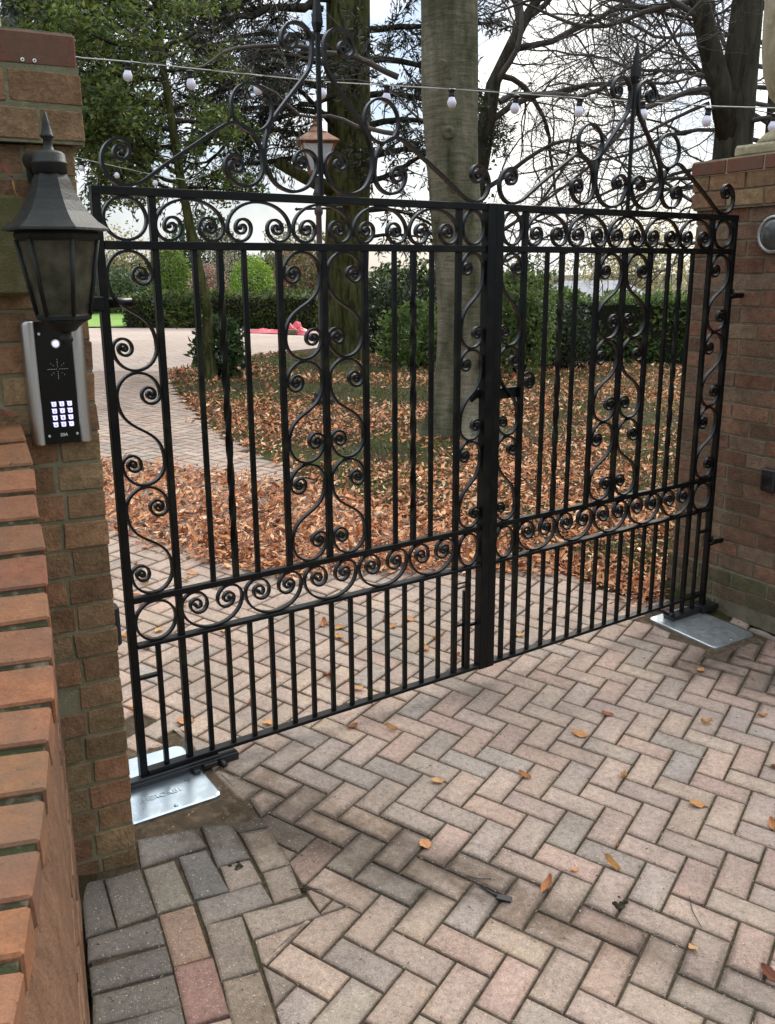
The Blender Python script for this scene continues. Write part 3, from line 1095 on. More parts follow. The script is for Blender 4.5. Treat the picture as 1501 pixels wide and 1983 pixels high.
stone_cap('stone_urn', 'buff carved stone urn on the right brick pier at the photo edge', PR + ra * 0.10 + rb * 0.25, ra, rb, 2.2425, 0.235, URN2)

# ---- low swept wall in front of the left pier
WP0 = Vector((-0.940, 2.331))
WD = R(-70.9)
wd = Vector((math.cos(WD), math.sin(WD)))         # towards the camera
wl = Vector((wd.y, -wd.x))                        # into the wall (left)
if wl.x > 0: wl = -wl
COP = np.array([[-0.946, -0.898, -0.853, -0.8135, -0.7765, -0.7385, -0.703, -0.6665, -0.6335, -0.6005, -0.575, -0.548, -0.521, -0.493, -0.4655, -0.440],
                [2.335, 2.242, 2.152, 2.0585, 1.9635, 1.8715, 1.7795, 1.683, 1.588, 1.49, 1.387, 1.285, 1.181, 1.076, 0.970, 0.864],
                [1.347, 1.315, 1.2705, 1.228, 1.187, 1.140, 1.0915, 1.0545, 1.0105, 0.9745, 0.9465, 0.9175, 0.898, 0.8815, 0.8755, 0.872]]).T
low_wall = thing('low_brick_wall', 'low brick wall sweeping down from the left pier with red brick coping', 'wall', (WP0.x, WP0.y, Gf(-0.9, 2.3)))
F0 = Vector((-0.9225, 2.3290))                    # foot line of the wall face
FD = R(-69.3)
fd = Vector((math.cos(FD), math.sin(FD)))
fl = Vector((fd.y, -fd.x))
s_of = [float((Vector(q[:2]) - F0).dot(fd)) for q in COP]
z_of = [float(q[2]) for q in COP]


def zcop(s):
    return float(np.interp(s, s_of, z_of))


mbc, mbk = MB(), MB()
# coping bricks laid across the wall, following the sweep
edge = [Vector(q) for q in COP]
edge = [edge[0] + (edge[0] - edge[1]) + Vector((0, 0, 0.012))] + edge
for k in range(8): edge.append(edge[-1] + Vector((0.0262, -0.1060, 0.003)))
for i in range(len(edge) - 1):
    p0, p1 = edge[i], edge[i + 1]
    d = (p1 - p0); L = d.length; d.normalize()
    hl = Vector((-d.y, d.x, 0)).normalized() * -1
    if hl.x > 0: hl = -hl
    nrm = hl.cross(d)
    if nrm.z < 0: nrm = -nrm
    c = (p0 + p1) / 2 + hl * (0.112 + rng.uniform(-0.002, 0.002)) - nrm * 0.033
    kk = rng.uniform(0.9, 1.12)
    mbc.box(c, d * (L / 2 - 0.0085), hl * 0.112, nrm * 0.0325, 0.0045, (0.222 * kk, 0.094 * kk * rng.uniform(0.95, 1.1), 0.048 * kk * rng.uniform(0.95, 1.15)), 0.0028)
    mbk.box((p0 + p1) / 2 + hl * 0.114 - nrm * 0.0415, d * (L / 2 + 0.004), hl * 0.1075, nrm * 0.0335)
mbc.build('coping', M['brick_smooth'], low_wall)
mbk.build('coping_joints', M['mortar_moss'], low_wall)
# wall body under the coping: bricks in courses, cut to the sweep
mbw, mbm = MB(), MB()
SE = s_of[-1] + 0.80
k = 0
z = -0.10
WCOL = [(0.20, 0.105, 0.062), (0.17, 0.09, 0.055), (0.225, 0.125, 0.075), (0.185, 0.115, 0.07)]
while z < 1.30:
    s = 0.012 - (0.11 if k % 2 else 0)
    while s < SE:
        a, b = max(s, 0.012), min(s + 0.211, SE)
        top = min(zcop(a), zcop(b)) - 0.345
        if b - a > 0.02:
            zt = min(z + CH, top)
            if zt - z > 0.02:
                q = F0 + fd * ((a + b) / 2) + fl * 0.05
                kk = rng.uniform(0.85, 1.15)
                c = rng.choice(WCOL)
                mbw.box((q.x, q.y, (z + 0.010 + zt) / 2), (fd * ((b - a) / 2)).to_3d(), (fl * 0.05).to_3d(), (0, 0, (zt - z - 0.010) / 2), 0.003, tuple(v * kk for v in c), 0.002)
        s += 0.222
    z += CH
    k += 1
P, F = [], []
ns = 40
for i in range(ns + 1):
    s = 0.004 + (SE - 0.004) * i / ns
    q0 = F0 + fd * s + fl * 0.005; q1 = F0 + fd * s + fl * 0.235
    zt = zcop(s) - 0.066
    qe = Vector([float(np.interp(s, s_of, [float(q[a]) for q in COP])) for a in (0, 1)]) if s < s_of[-1] else Vector((COP[-1][0], COP[-1][1])) + Vector((0.24, -0.971)) * (s - s_of[-1])
    qe = qe + fl * 0.014
    if (qe - q0).dot(fl) < 0.004: qe = q0 + fl * 0.004
    zh = zt - 0.22 - 0.02 * mnoise.noise((s * 6, 0, 0))
    qm = q0.lerp(qe, 0.45) - fl * (0.004 + 0.004 * mnoise.noise((s * 9, 2, 0)))
    P += [(q0.x, q0.y, -0.25), (q0.x - fl.x * 0.004, q0.y - fl.y * 0.004, zh), (qm.x, qm.y, zt - 0.09), (qe.x, qe.y, zt + 0.004), (q1.x, q1.y, zt), (q1.x, q1.y, -0.25)]
for i in range(ns):
    b = i * 6
    for k in range(6):
        F.append((b + k, b + (k + 1) % 6, b + 6 + (k + 1) % 6, b + 6 + k))
F += [tuple(range(6)), tuple(ns * 6 + k for k in (5, 4, 3, 2, 1, 0))]
mbm.add(P, F)
mbw.build('brickwork', M['brick'], low_wall)
mbm.build('mortar_joints', M['haunch'], low_wall, fix=True)

# ==================================================================== GATES
H0 = Vector((XH, YH))
H1 = H0 + eg0 * (U * (18 - 0.0336)) + eg1 * (U * 18)


class Leaf:
    """frame of one gate leaf: s from its hinge towards the meeting stile, t away from the road, z up"""
    def __init__(self, o, e, n):
        self.o, self.e, self.n = o, e, n

    def p(self, s, t, z):
        q = self.o + self.e * s + self.n * t
        return Vector((q.x, q.y, z))

    def bar(self, mb, s, t, za, zb, w, d=None, ch=0.0015):
        """upright square bar"""
        d = d or w
        mb.box(self.p(s, t, (za + zb) / 2), (self.e * (w / 2)).to_3d(), (self.n * (d / 2)).to_3d(), (0, 0, (zb - za) / 2), ch)

    def rail(self, mb, sa, sb, z, h, d, t=0.0, ch=0.0015):
        mb.box(self.p((sa + sb) / 2, t, z), (self.e * ((sb - sa) / 2)).to_3d(), (self.n * (d / 2)).to_3d(), (0, 0, h / 2), ch)

    def twisted(self, mb, s, za, zb, w, turns):
        n = 72
        ring_ = []
        for i in range(n + 1):
            f = i / n
            k = min(max((f - 0.10) / 0.80, 0), 1)
            a = turns * 2 * PI * k + PI / 4
            ring_.append([self.p(s + math.cos(a + j * PI / 2) * w * 0.707, math.sin(a + j * PI / 2) * w * 0.707, za + (zb - za) * f) for j in range(4)])
        for j in range(4):
            P = []
            for q in ring_: P += [q[j], q[(j + 1) % 4]]
            mb.add(P, [(2 * i, 2 * i + 1, 2 * i + 3, 2 * i + 2) for i in range(n)], smooth=True)

    def ribbon(self, mb, pts, th=0.008, wd_=0.0165, eye=True):
        """flat bar bent in the plane of the gate; pts: (s, z)"""
        n = len(pts)
        nrm = []
        for i in range(n):
            a, b = pts[max(i - 1, 0)], pts[min(i + 1, n - 1)]
            dx, dz = b[0] - a[0], b[1] - a[1]
            l = math.hypot(dx, dz) or 1
            nrm.append((-dz / l, dx / l))
        prof = [(-1, -1), (1, -1), (1, 1), (-1, 1)]
        for k in range(4):
            a, b = prof[k], prof[(k + 1) % 4]
            P, F = [], []
            for (s, z), (nx, nz_) in zip(pts, nrm):
                for c in (a, b):
                    P.append(self.p(s + nx * th / 2 * c[0], wd_ / 2 * c[1], z + nz_ * th / 2 * c[0]))
            for i in range(n - 1):
                F.append((2 * i, 2 * i + 1, 2 * i + 3, 2 * i + 2))
            mb.add(P, F, smooth=True)
        if eye:
            for (s, z) in (pts[0], pts[-1]):
                q = self.p(s, -wd_ / 2 - 0.001, z)
                mb.lathe(q, [(0.004, 0), (0.0072, 0.0012), (0.0072, wd_ + 0.0008), (0.004, wd_ + 0.002)], 10, axis=(self.n.x, self.n.y, 0))

    def ring(self, mb, s, z, rs, rz):
        pts = [(s + rs * math.cos(2 * PI * i / 44), z + rz * math.sin(2 * PI * i / 44)) for i in range(45)]
        self.ribbon(mb, pts, eye=False)


def spiral(p, ang, radii, side, step=R(12)):
    """successive half turns; p start, ang heading, side +1 = turn left"""
    out = []
    x, z = p
    for r in radii:
        n = max(6, int(PI / step))
        if r < 0.012: n = 6
        cx, cz = x - side * r * math.sin(ang), z + side * r * math.cos(ang)
        a0 = math.atan2(z - cz, x - cx)
        for i in range(1, n + 1):
            a = a0 + side * PI * i / n
            out.append((cx + r * math.cos(a), cz + r * math.sin(a)))
        x, z = out[-1]
        ang += side * PI
    return out


def catmull(pts, n=10):
    out = []
    P = [pts[0]] + list(pts) + [pts[-1]]
    for i in range(1, len(P) - 2):
        p0, p1, p2, p3 = P[i - 1], P[i], P[i + 1], P[i + 2]
        for k in range(n):
            t = k / n
            out.append(tuple(0.5 * ((2 * p1[j]) + (-p0[j] + p2[j]) * t + (2 * p0[j] - 5 * p1[j] + 4 * p2[j] - p3[j]) * t * t
                                    + (-p0[j] + 3 * p1[j] - 3 * p2[j] + p3[j]) * t ** 3) for j in (0, 1)))
    out.append(tuple(pts[-1]))
    return out


def with_ends(ctrl, r_start, side_start, r_end, side_end, n=10):
    """ctrl curve with spiral ends; sides are seen when walking outwards off each end"""
    c = catmull(ctrl, n)
    a0 = math.atan2(c[0][1] - c[1][1], c[0][0] - c[1][0])
    a1 = math.atan2(c[-1][1] - c[-2][1], c[-1][0] - c[-2][0])
    s = spiral(c[0], a0, r_start, side_start)
    e_ = spiral(c[-1], a1, r_end, side_end)
    return s[::-1] + c + e_


SP = (1.0, 0.50, 0.37, 0.27, 0.19, 0.12)


def s_scroll(cx, zt, zb, Rr, m):
    """S shaped scroll. m=+1: head curls to the right, tail to the left"""
    zc1, zc2 = zt - Rr, zb + Rr
    left, right = (-Rr * m, zc1), (Rr * m, zc2)
    mid = []
    for i in range(15):
        t = i / 14
        h = (zc1 - zc2) * 0.62
        b = [(left[0], zc1), (left[0], zc1 - h), (right[0], zc2 + h), (right[0], zc2)]
        k = ((1 - t) ** 3, 3 * t * (1 - t) ** 2, 3 * t * t * (1 - t), t ** 3)
        mid.append((sum(k[j] * b[j][0] for j in range(4)), sum(k[j] * b[j][1] for j in range(4))))
    rad = [Rr * q for q in (1.0, 0.43, 0.31, 0.19, 0.10)]
    head = spiral(mid[0], PI / 2, rad, -m)
    tail = spiral(mid[-1], -PI / 2, rad, -m)
    pts = head[::-1] + mid + tail
    return [(cx + a, b) for a, b in pts]


def c_scroll(cx, zb, W, H, flip):
    """loop with both ends curled inwards; opening downwards, or upwards when flip"""
    a = W / 2
    r1 = H * 0.34
    b = H - r1
    yc = r1
    arc = [(-a * math.cos(PI * i / 26), yc + b * math.sin(PI * i / 26)) for i in range(27)]
    rad = [r1 * q for q in (1.0, 0.66, 0.42, 0.24)]
    e_ = spiral((a, yc), -PI / 2, rad, -1)
    s = spiral((-a, yc), -PI / 2, rad, 1)
    pts = s[::-1] + arc + e_
    if flip: return [(cx + x, zb + H - z) for x, z in pts]
    return [(cx + x, zb + z) for x, z in pts]


def build_leaf(L, label, side):
    g = thing('gate_leaf', label, 'gate', L.p(0, 0, Gf(*L.p(0, 0, 0)[:2])), 'pair of wrought iron drive gates')
    iron, bars = M['iron'], M['iron_bar']

    def part(name, fn, mat=iron):
        m = MB(); fn(m)
        return m.build(name, mat, g)
    SM = 17.745 * U
    TOP = Z4 + 0.015
    part('hinge_stile', lambda m: L.bar(m, 0.0, 0, (0.02 if side == 0 else -0.035), TOP, 0.026))
    part('meeting_stile', lambda m: L.bar(m, SM, 0, Z0 - 0.012, TOP, 0.041, 0.041))
    a, b = 0.013, SM - 0.0205
    part('top_rail', lambda m: L.rail(m, -0.013, SM + 0.0205, Z4 + 0.002, 0.025, 0.030))
    part('upper_rail', lambda m: L.rail(m, a, b, Z3, 0.025, 0.026))
    part('middle_rail', lambda m: L.rail(m, a, b, Z2, 0.021, 0.024))
    part('scroll_rail', lambda m: L.rail(m, a, b, Z1, 0.013, 0.036))
    part('bottom_rail', lambda m: L.rail(m, a, b, Z0, 0.014, 0.038))
    for k in (2, 16):
        def post(m, k=k):
            zs = [(Z0 + 0.007, Z1 - 0.0065), (Z1 + 0.0065, Z2 - 0.0105), (Z2 + 0.0105, Z3 - 0.0125), (Z3 + 0.0125, Z4 - 0.0105)]
            for za, zb in zs: L.bar(m, k * U, 0, za, zb, 0.0215)
        part('post', post, bars)
    for k in (7, 9, 11):
        part('upright', lambda m, k=k: L.bar(m, k * U, 0, Z2 + 0.0105, Z3 - 0.0125, 0.020 if k != 9 else 0.022), bars)
    for k in (3.5, 5.5, 12.5, 14.5):
        part('picket', lambda m, k=k: L.bar(m, k * U, 0, Z2 + 0.0105, Z3 - 0.0125, 0.0165), bars)
    for k in (4.5, 13.5):
        part('twisted_picket', lambda m, k=k: L.twisted(m, k * U, Z2 + 0.0105, Z3 - 0.0125, 0.0185, 2.0), bars)
    for k in list(range(3, 16)) + [1, 17]:
        if k == 17:
            s = 16.86 * U
        else:
            s = k * U
        part('lower_picket', lambda m, s=s, k=k: L.bar(m, s, 0, Z0 + 0.007, Z1 - 0.0065, 0.0165 if k != 17 else 0.019), bars)
    # S scrolls: three to a panel
    ztop, zbot = Z3 - 0.0128, Z2 + 0.0108
    h = (ztop - zbot) / 3
    panels = [(1.0 * U, (2 * U - 0.0245) / 2, 1), (8.0 * U, (2 * U - 0.022) / 2, -1), (10.0 * U, (2 * U - 0.022) / 2, 1),
              ((16 * U + 0.0108 + SM - 0.0205) / 2, (SM - 0.0205 - 16 * U - 0.0108) / 2, -1)]
    for cx, Rr, m_ in panels:
        Rr -= 0.0035
        for i in range(3):
            pts = s_scroll(cx, ztop - i * h - 0.0033, ztop - (i + 1) * h + 0.0033, Rr, m_)
            part('s_scroll', lambda m, pts=pts: L.ribbon(m, pts), M['iron_scroll'])
    # bands of C scrolls with rings at the corners
    w5 = 14 * U / 5
    for i in range(5):
        cx = (2 + 2.8 * (i + 0.5)) * U
        inset_ = 0.006 + (0.007 if i in (0, 4) else 0)
        part('c_scroll', lambda m, cx=cx: L.ribbon(m, c_scroll(cx, Z3 + 0.0158, w5 - 0.0135, Z4 - Z3 - 0.0295, False)), M['iron_scroll'])
        part('c_scroll', lambda m, cx=cx: L.ribbon(m, c_scroll(cx, Z1 + 0.0098, w5 - 0.0135, Z2 - Z1 - 0.0237, True)), M['iron_scroll'])
    for cx, mx in ((1.0 * U, 0.071), ((16 * U + SM) / 2 - 0.004, 0.052)):
        rz = (Z4 - Z3) / 2 - 0.0148
        part('ring', lambda m, cx=cx, rz=rz, mx=mx: L.ring(m, cx, (Z3 + Z4) / 2 + 0.001, min(mx, 0.066), rz), M['iron_scroll'])
        rz2 = (Z2 - Z1) / 2 - 0.0119
        part('ring', lambda m, cx=cx, rz2=rz2, mx=mx: L.ring(m, cx, (Z1 + Z2) / 2 - 0.002, min(mx, 0.070), rz2), M['iron_scroll'])
    # cresting above the top rail
    zb = Z4 + 0.0178
    for sg in (1, -1):
        def X(u): return (9 * U + (u - 9) * U) if sg > 0 else (9 * U - (u - 9) * U)
        lo = [(1.30, zb + 0.003), (1.75, 1.985), (2.8, 2.046), (4.72, 2.150), (5.2, 2.170), (5.62, 2.168), (6.1, 2.143), (6.38, 2.105), (6.47, 2.06)]
        c1 = [(X(u), z) for u, z in lo]
        part('crest_scroll', lambda m, c1=c1: L.ribbon(m, with_ends(c1, [0.066, 0.030, 0.020, 0.011], -sg, [0.0675, 0.030, 0.021, 0.012], -sg), 0.0095, 0.019), M['iron_scroll'])
        hi = [(8.74, 2.425), (8.66, 2.375), (8.40, 2.335), (7.10, 2.208), (6.72, 2.155), (6.56, 2.10), (6.60, 2.05), (6.95, 2.0), (7.45, 1.978), (7.95, 1.977), (8.45, 1.998), (8.76, 2.04)]
        c2 = [(X(u), z) for u, z in hi]
        part('crest_scroll', lambda m, c2=c2: L.ribbon(m, with_ends(c2, [0.057, 0.027, 0.018, 0.010], sg, [0.044, 0.022, 0.014, 0.008], sg), 0.0095, 0.019), M['iron_scroll'])
        part('crest_ring', lambda m: L.ring(m, X(6.10), 2.2215, 0.0715, 0.071), M['iron_scroll'])

    def spike(m):
        L.bar(m, 9 * U, 0, Z4 + 0.0145, 2.47, 0.014)
        m.lathe(L.p(9 * U, 0, 2.462), [(0.006, 0), (0.0135, 0.012), (0.0195, 0.035), (0.0165, 0.065), (0.010, 0.11), (0.0015, 0.165)], 4, rot=PI / 4 + math.atan2(L.e.y, L.e.x), smooth=False, sx=(1, 0, 0))
    part('spear_finial', spike)
    return g, part


LF0, LF1 = Leaf(H0, eg0, ng0), Leaf(H1, -eg1, ng1)
g0, part0 = build_leaf(LF0, 'nearer black wrought iron gate leaf hinged beside the lantern pier', 0)
g1, part1 = build_leaf(LF1, 'farther black wrought iron gate leaf hinged to the right brick pier', 1)

# hinge guards, bolts and latch
part0('hinge_strap', lambda m: (LF0.rail(m, 0.013, U - 0.008, 0.395, 0.012, 0.02),))
part1('hinge_strap', lambda m: (LF1.rail(m, 0.013, U - 0.008, 0.395, 0.012, 0.02),))


def drop_bolt(m):
    s = 16.86 * U
    m.tube([LF0.p(s, 0.026, 0.40), LF0.p(s, 0.026, 0.02)], 0.008, 8)
    LF0.rail(m, 16 * U + 0.011, s + 0.012, 0.445, 0.006, 0.008, 0.006)
    LF0.rail(m, 16 * U + 0.011, s + 0.012, 0.425, 0.006, 0.008, 0.006)
    LF0.rail(m, s - 0.045, s + 0.010, 0.245, 0.010, 0.018, 0.034)
    LF0.rail(m, s + 0.010, s + 0.062, 0.238, 0.012, 0.016, 0.022)


part0('drop_bolt', drop_bolt)


def latch(m):
    LF1.rail(m, 16 * U + 0.011, 17.745 * U - 0.021, 1.226, 0.042, 0.014, 0.012)
    LF1.rail(m, 16.2 * U, 17.6 * U, 1.249, 0.004, 0.03, 0.012)


part1('latch', latch)
pts = [(16 * U - 0.012, 1.292 + 0.0)] + spiral((16 * U - 0.012, 1.292), PI * 0.72, [0.034, 0.021, 0.015, 0.010], 1)
part1('latch_handle', lambda m: LF1.ribbon(m, [(s, z) for s, z in pts][1:], 0.009, 0.014))


def keep(m):
    q = LF0.p(17.42 * U, 0.022, 1.235)
    m.box(q, (eg0 * 0.022).to_3d(), (ng0 * 0.012).to_3d(), (0, 0, 0.018), 0.005)
    q = LF0.p(17.2 * U, 0.022, 1.222)
    m.box(q, (eg0 * 0.012 + Vector((0, 0))).to_3d() + Vector((0, 0, 0.008)), (ng0 * 0.01).to_3d(), (0, 0, 0.013), 0.003)


part0('latch_keep', keep)


# feet and hidden operators
def box_feet(L, part, side):
    if side == 0:
        def arm(m):
            L.rail(m, -0.06, 4.05 * U, 0.006, 0.034, 0.055)
            L.rail(m, -0.06, 3.2 * U, 0.030, 0.012, 0.030, -0.012)
            q = L.p(2.05 * U, -0.036, 0.004)
            m.box(q, (L.e * 0.012).to_3d(), (L.n * 0.016).to_3d(), (0, 0, 0.012), 0.002)
            L.rail(m, 2.4 * U, 3.0 * U, 0.014, 0.016, 0.02, -0.034)
            m.tube([L.p(3.22 * U, -0.030, 0.012), L.p(3.30 * U, -0.052, -0.004)], 0.011, 10)
        part('operator_arm', arm, M['black'])
    else:
        def arm(m):
            L.rail(m, -0.075, 3.25 * U, -0.040, 0.034, 0.06)
            L.rail(m, -0.075, 0.05, -0.030, 0.030, 0.10)
            m.tube([L.p(3.1 * U, -0.02, -0.018), L.p(3.1 * U, 0.03, -0.018)], 0.017, 12)
            m.tube([L.p(3.15 * U, 0.0, -0.018), L.p(4.35 * U, 0.03, 0.036)], 0.008, 8)
        part('operator_arm', arm, M['black'])
        for k in (1, 2, 2.95):
            part('foot', lambda m, k=k: L.bar(m, k * U, 0, -0.024, Z0 - 0.0075, 0.018), M['iron_bar'])


box_feet(LF0, part0, 0)
box_feet(LF1, part1, 1)

# ---- ground plates over the motors
def round_rect(w_, h_, r, n=6):
    out = []
    for cx, cy, a0 in ((w_ - r, h_ - r, 0), (r, h_ - r, 90), (r, r, 180), (w_ - r, r, 270)):
        for i in range(n + 1):
            a = R(a0 + 90 * i / n)
            out.append((cx + r * math.cos(a), cy + r * math.sin(a)))
    return out


def txt_mesh(s, size, mirror=False, depth=0.0):
    cu = bpy.data.curves.new('lettering', 'FONT')
    cu.body = s
    cu.size = size
    cu.align_x = 'CENTER'
    cu.align_y = 'CENTER'
    cu.extrude = depth
    ob = bpy.data.objects.new('lettering', cu)
    COL.objects.link(ob)
    dg = bpy.context.evaluated_depsgraph_get()
    me = bpy.data.meshes.new_from_object(ob.evaluated_get(dg))
    bpy.data.objects.remove(ob)
    vs_ = [(-v.co.x if mirror else v.co.x, v.co.y, v.co.z) for v in me.vertices]
    fs = [tuple(p.vertices) for p in me.polygons]
    bpy.data.meshes.remove(me)
    return vs_, fs


M['galv_dull'] = mat_steel('lightened_galvanised_plate', (0.62, 0.68, 0.70), 0.42, 0.58, (0.6, 0.6, 0.6))  # same plate metal made lighter and rougher to offset its dark reflections


def ground_plate(B, label, lettering):
    o, a, la, b, lb = B
    t = thing('ground_plate', label, 'metal plate', (o.x, o.y, Gf(o.x, o.y)), 'galvanised gate motor covers')

    def P3(u, v, h):
        q = o + a * u + b * v
        return Vector((q.x, q.y, Gf(q.x, q.y) + h))
    rr = round_rect(la, lb, 0.028)
    n = len(rr)
    cx, cy = la / 2, lb / 2
    ins = [(cx + (x - cx) * (1 - 0.006 / la * 2), cy + (y - cy) * (1 - 0.006 / lb * 2)) for x, y in rr]
    V = [P3(x, y, -0.02) for x, y in rr] + [P3(x, y, 0.004) for x, y in rr] + [P3(x, y, 0.0075) for x, y in ins]
    F = []
    for k in range(2):
        for i in range(n):
            j = (i + 1) % n
            F.append((k * n + i, k * n + j, (k + 1) * n + j, (k + 1) * n + i))
    F.append(tuple(2 * n + i for i in range(n)))
    m = MB(); m.add(V, F)
    m.build('lid', M['galv'] if lettering else M['galv_dull'], t, fix=True)
    m = MB()
    for u, v in ((0.16, 0.02), (la - 0.03, lb - 0.03)):
        m.lathe(P3(u, v, 0.007), [(0.007, 0), (0.007, 0.002), (0.004, 0.004)], 10)
    m.build('fixing_screw', M['galv'], t)
    if lettering:
        vs_, fs = txt_mesh(lettering, 0.033, False, 0.0012)
        m = MB()
        # reads along the front of the plate, running from the pier towards the gate middle
        m.add([P3(0.178 - x, 0.098 + y, 0.0085 + z) for x, y, z in vs_], fs)
        m.build('embossed_lettering', M['galv'], t, fix=True)
    return t


ground_plate(BOX_L, 'bright galvanised ground plate with raised lettering under the nearer gate leaf', 'HEROKE1')
ground_plate(BOX_R, 'dull galvanised ground plate under the farther gate leaf', None)

# ==================================================================== FITTINGS ON THE PIERS
def on_left(d, out, z):
    """point on the left pier front: d along from the arris, out = proud of the face"""
    q = PL + pa * d - pb * out
    return Vector((q.x, q.y, z))


# ---- wall lantern
LC = Vector((-0.733, 2.12))
lan = thing('wall_lantern', 'black carriage lantern with dirty glass on the left brick pier', 'wall lantern', (LC.x, LC.y, 1.55))
hx = YP + R(-18)


def hexl(prof, name, mat, n=6, smooth=False):
    m = MB()
    m.lathe((LC.x, LC.y, 0), prof, n, smooth=smooth, rot=hx, sx=(1, 0, 0))
    return m.build(name, mat, lan)


ROOFP = [(0.034, 1.927), (0.040, 1.915), (0.047, 1.895), (0.058, 1.872), (0.073, 1.849), (0.092, 1.828), (0.114, 1.813), (0.115, 1.808), (0.094, 1.806)]
hexl(ROOFP[::-1], 'roof', M['lantern'])
m = MB()
m.lathe((LC.x, LC.y, 0), [(0.030, 1.925), (0.036, 1.930), (0.036, 1.945), (0.038, 1.948), (0.038, 1.951), (0.035, 1.953), (0.034, 1.968), (0.028, 1.973), (0.012, 1.977),
                          (0.010, 1.985), (0.009, 1.998), (0.0145, 2.003), (0.0145, 2.006), (0.012, 2.009), (0.008, 2.028), (0.003, 2.052), (0.0005, 2.055)], 20)
m.build('finial', M['lantern'], lan)
hexl([(0.089, 1.806), (0.092, 1.800), (0.090, 1.792), (0.086, 1.786)][::-1], 'upper_frame', M['lantern'])
hexl([(0.052, 1.612), (0.060, 1.616), (0.061, 1.624), (0.057, 1.628)], 'lower_frame', M['lantern'])
m = MB()
for k in range(6):
    a = hx + k * PI / 3
    d = Vector((math.cos(a), math.sin(a), 0))
    m.tube([Vector((LC.x, LC.y, 1.789)) + d * 0.0875, Vector((LC.x, LC.y, 1.624)) + d * 0.0575], 0.0048, 6)
m.build('glazing_bars', M['lantern'], lan)
for k in range(6):
    a, b = hx + k * PI / 3, hx + (k + 1) * PI / 3
    m = MB()
    q = [Vector((LC.x + r * math.cos(t), LC.y + r * math.sin(t), z)) for r, t, z in ((0.0545, a, 1.626), (0.0545, b, 1.626), (0.0845, b, 1.789), (0.0845, a, 1.789))]
    cen = sum(q, Vector()) / 4
    inn = (Vector((LC.x, LC.y, cen.z)) - cen).normalized() * 0.002
    m.add(q + [v + inn for v in q], [(0, 1, 2, 3), (7, 6, 5, 4), (0, 4, 5, 1), (1, 5, 6, 2), (2, 6, 7, 3), (3, 7, 4, 0)])
    m.build('glass_pane', M['glass_dirty'], lan)
m = MB()
m.lathe((LC.x, LC.y, 0), [(0.0015, 1.556), (0.010, 1.560), (0.0155, 1.568), (0.015, 1.576), (0.008, 1.583), (0.010, 1.586), (0.024, 1.590), (0.030, 1.597), (0.040, 1.606), (0.052, 1.613)], 18)
m.build('bottom_finial', M['lantern'], lan)
m = MB()
q0 = on_left(-0.055, 0.012, 1.90)
bpw = [(0.0, 1.985), (0.022, 1.982), (0.030, 1.968), (0.030, 1.945), (0.024, 1.93), (0.020, 1.80), (0.014, 1.775), (0, 1.77)]
P = []
out = [(x, z) for x, z in bpw] + [(-x, z) for x, z in bpw[::-1][1:-1]]
for o_ in (0.0, 0.014):
    P += [on_left(-0.088 + x, o_ + 0.001, z) for x, z in out]
n = len(out)
m.add(P, [tuple(range(n))[::-1], tuple(range(n, 2 * n))] + [(i, (i + 1) % n, n + (i + 1) % n, n + i) for i in range(n)])
m.build('back_plate', M['lantern'], lan, fix=True)
m = MB()
s0 = on_left(-0.088, 0.014, 1.952)
m.tube([s0, s0 + Vector((0.006, -0.07, 0.024)), Vector((LC.x - 0.045, LC.y + 0.085, 1.968)), Vector((LC.x, LC.y + 0.01, 1.945))], [0.017, 0.021, 0.020, 0.018], 10)
m.tube([on_left(-0.088, 0.014, 1.80), on_left(-0.088, 0.06, 1.86), on_left(-0.080, 0.10, 1.93), Vector((LC.x - 0.02, LC.y + 0.06, 1.955))], 0.0085, 8)
m.build('bracket_arm', M['lantern'], lan)
m = MB()
m.lathe(on_left(-0.062, 0.0145, 1.972), [(0.005, 0), (0.005, 0.003), (0.0025, 0.003), (0.0025, 0.001)], 10, axis=(-pb.x, -pb.y, 0))
m.build('screw', M['white_print'], lan)

# ---- door entry intercom
IC = on_left(-0.097, 0.0, 1.284)
ic = thing('intercom_panel', 'steel and black entry intercom with lit keypad on the left pier', 'intercom', IC)
IW, IH = 0.152, 0.316
IZ = 1.2845


def icp(x, z, o_): return on_left(-0.0975 + x, o_, IZ + z)


m = MB()
m.box(icp(0, IH / 2, 0.010), (pa * (IW / 2 - 0.002)).to_3d(), (pb * 0.009).to_3d(), (0, 0, IH / 2 - 0.002), 0.003)
m.build('back_box', M['black'], ic)
# curved steel cheeks left and right of the black panel
for sg in (-1, 1):
    prof = [(0.0435, 0.021), (0.046, 0.0265), (0.051, 0.0295), (0.058, 0.030), (0.066, 0.028), (0.0725, 0.0225), (0.076, 0.014), (0.0765, 0.004)]
    n = len(prof)
    P = []
    zs = [0.0, 0.004, IH - 0.010, IH - 0.003, IH]
    for zi, z in enumerate(zs):
        for x, o_ in prof:
            sh = 0.0
            xx = x
            if zi in (0, 4): xx = 0.0435 + (x - 0.0435) * (0.86 if zi == 4 else 0.9)
            if zi == 3: xx = 0.0435 + (x - 0.0435) * 0.96
            P.append(icp(sg * xx, z, o_))
    F = [(i * n + k, i * n + k + 1, (i + 1) * n + k + 1, (i + 1) * n + k) for i in range(len(zs) - 1) for k in range(n - 1)]
    F += [tuple(range(n)), tuple((len(zs) - 1) * n + k for k in range(n))]
    m = MB(); m.add(P, F, smooth=True)
    m.build('steel_cheek', M['steel'], ic, fix=True)
m = MB()
m.box(icp(0, IH / 2, 0.0215), (pa * 0.0432).to_3d(), (pb * 0.0022).to_3d(), (0, 0, IH / 2 - 0.001), 0.001)
m.build('black_panel', M['gloss'], ic)
FO = 0.0238
m = MB()
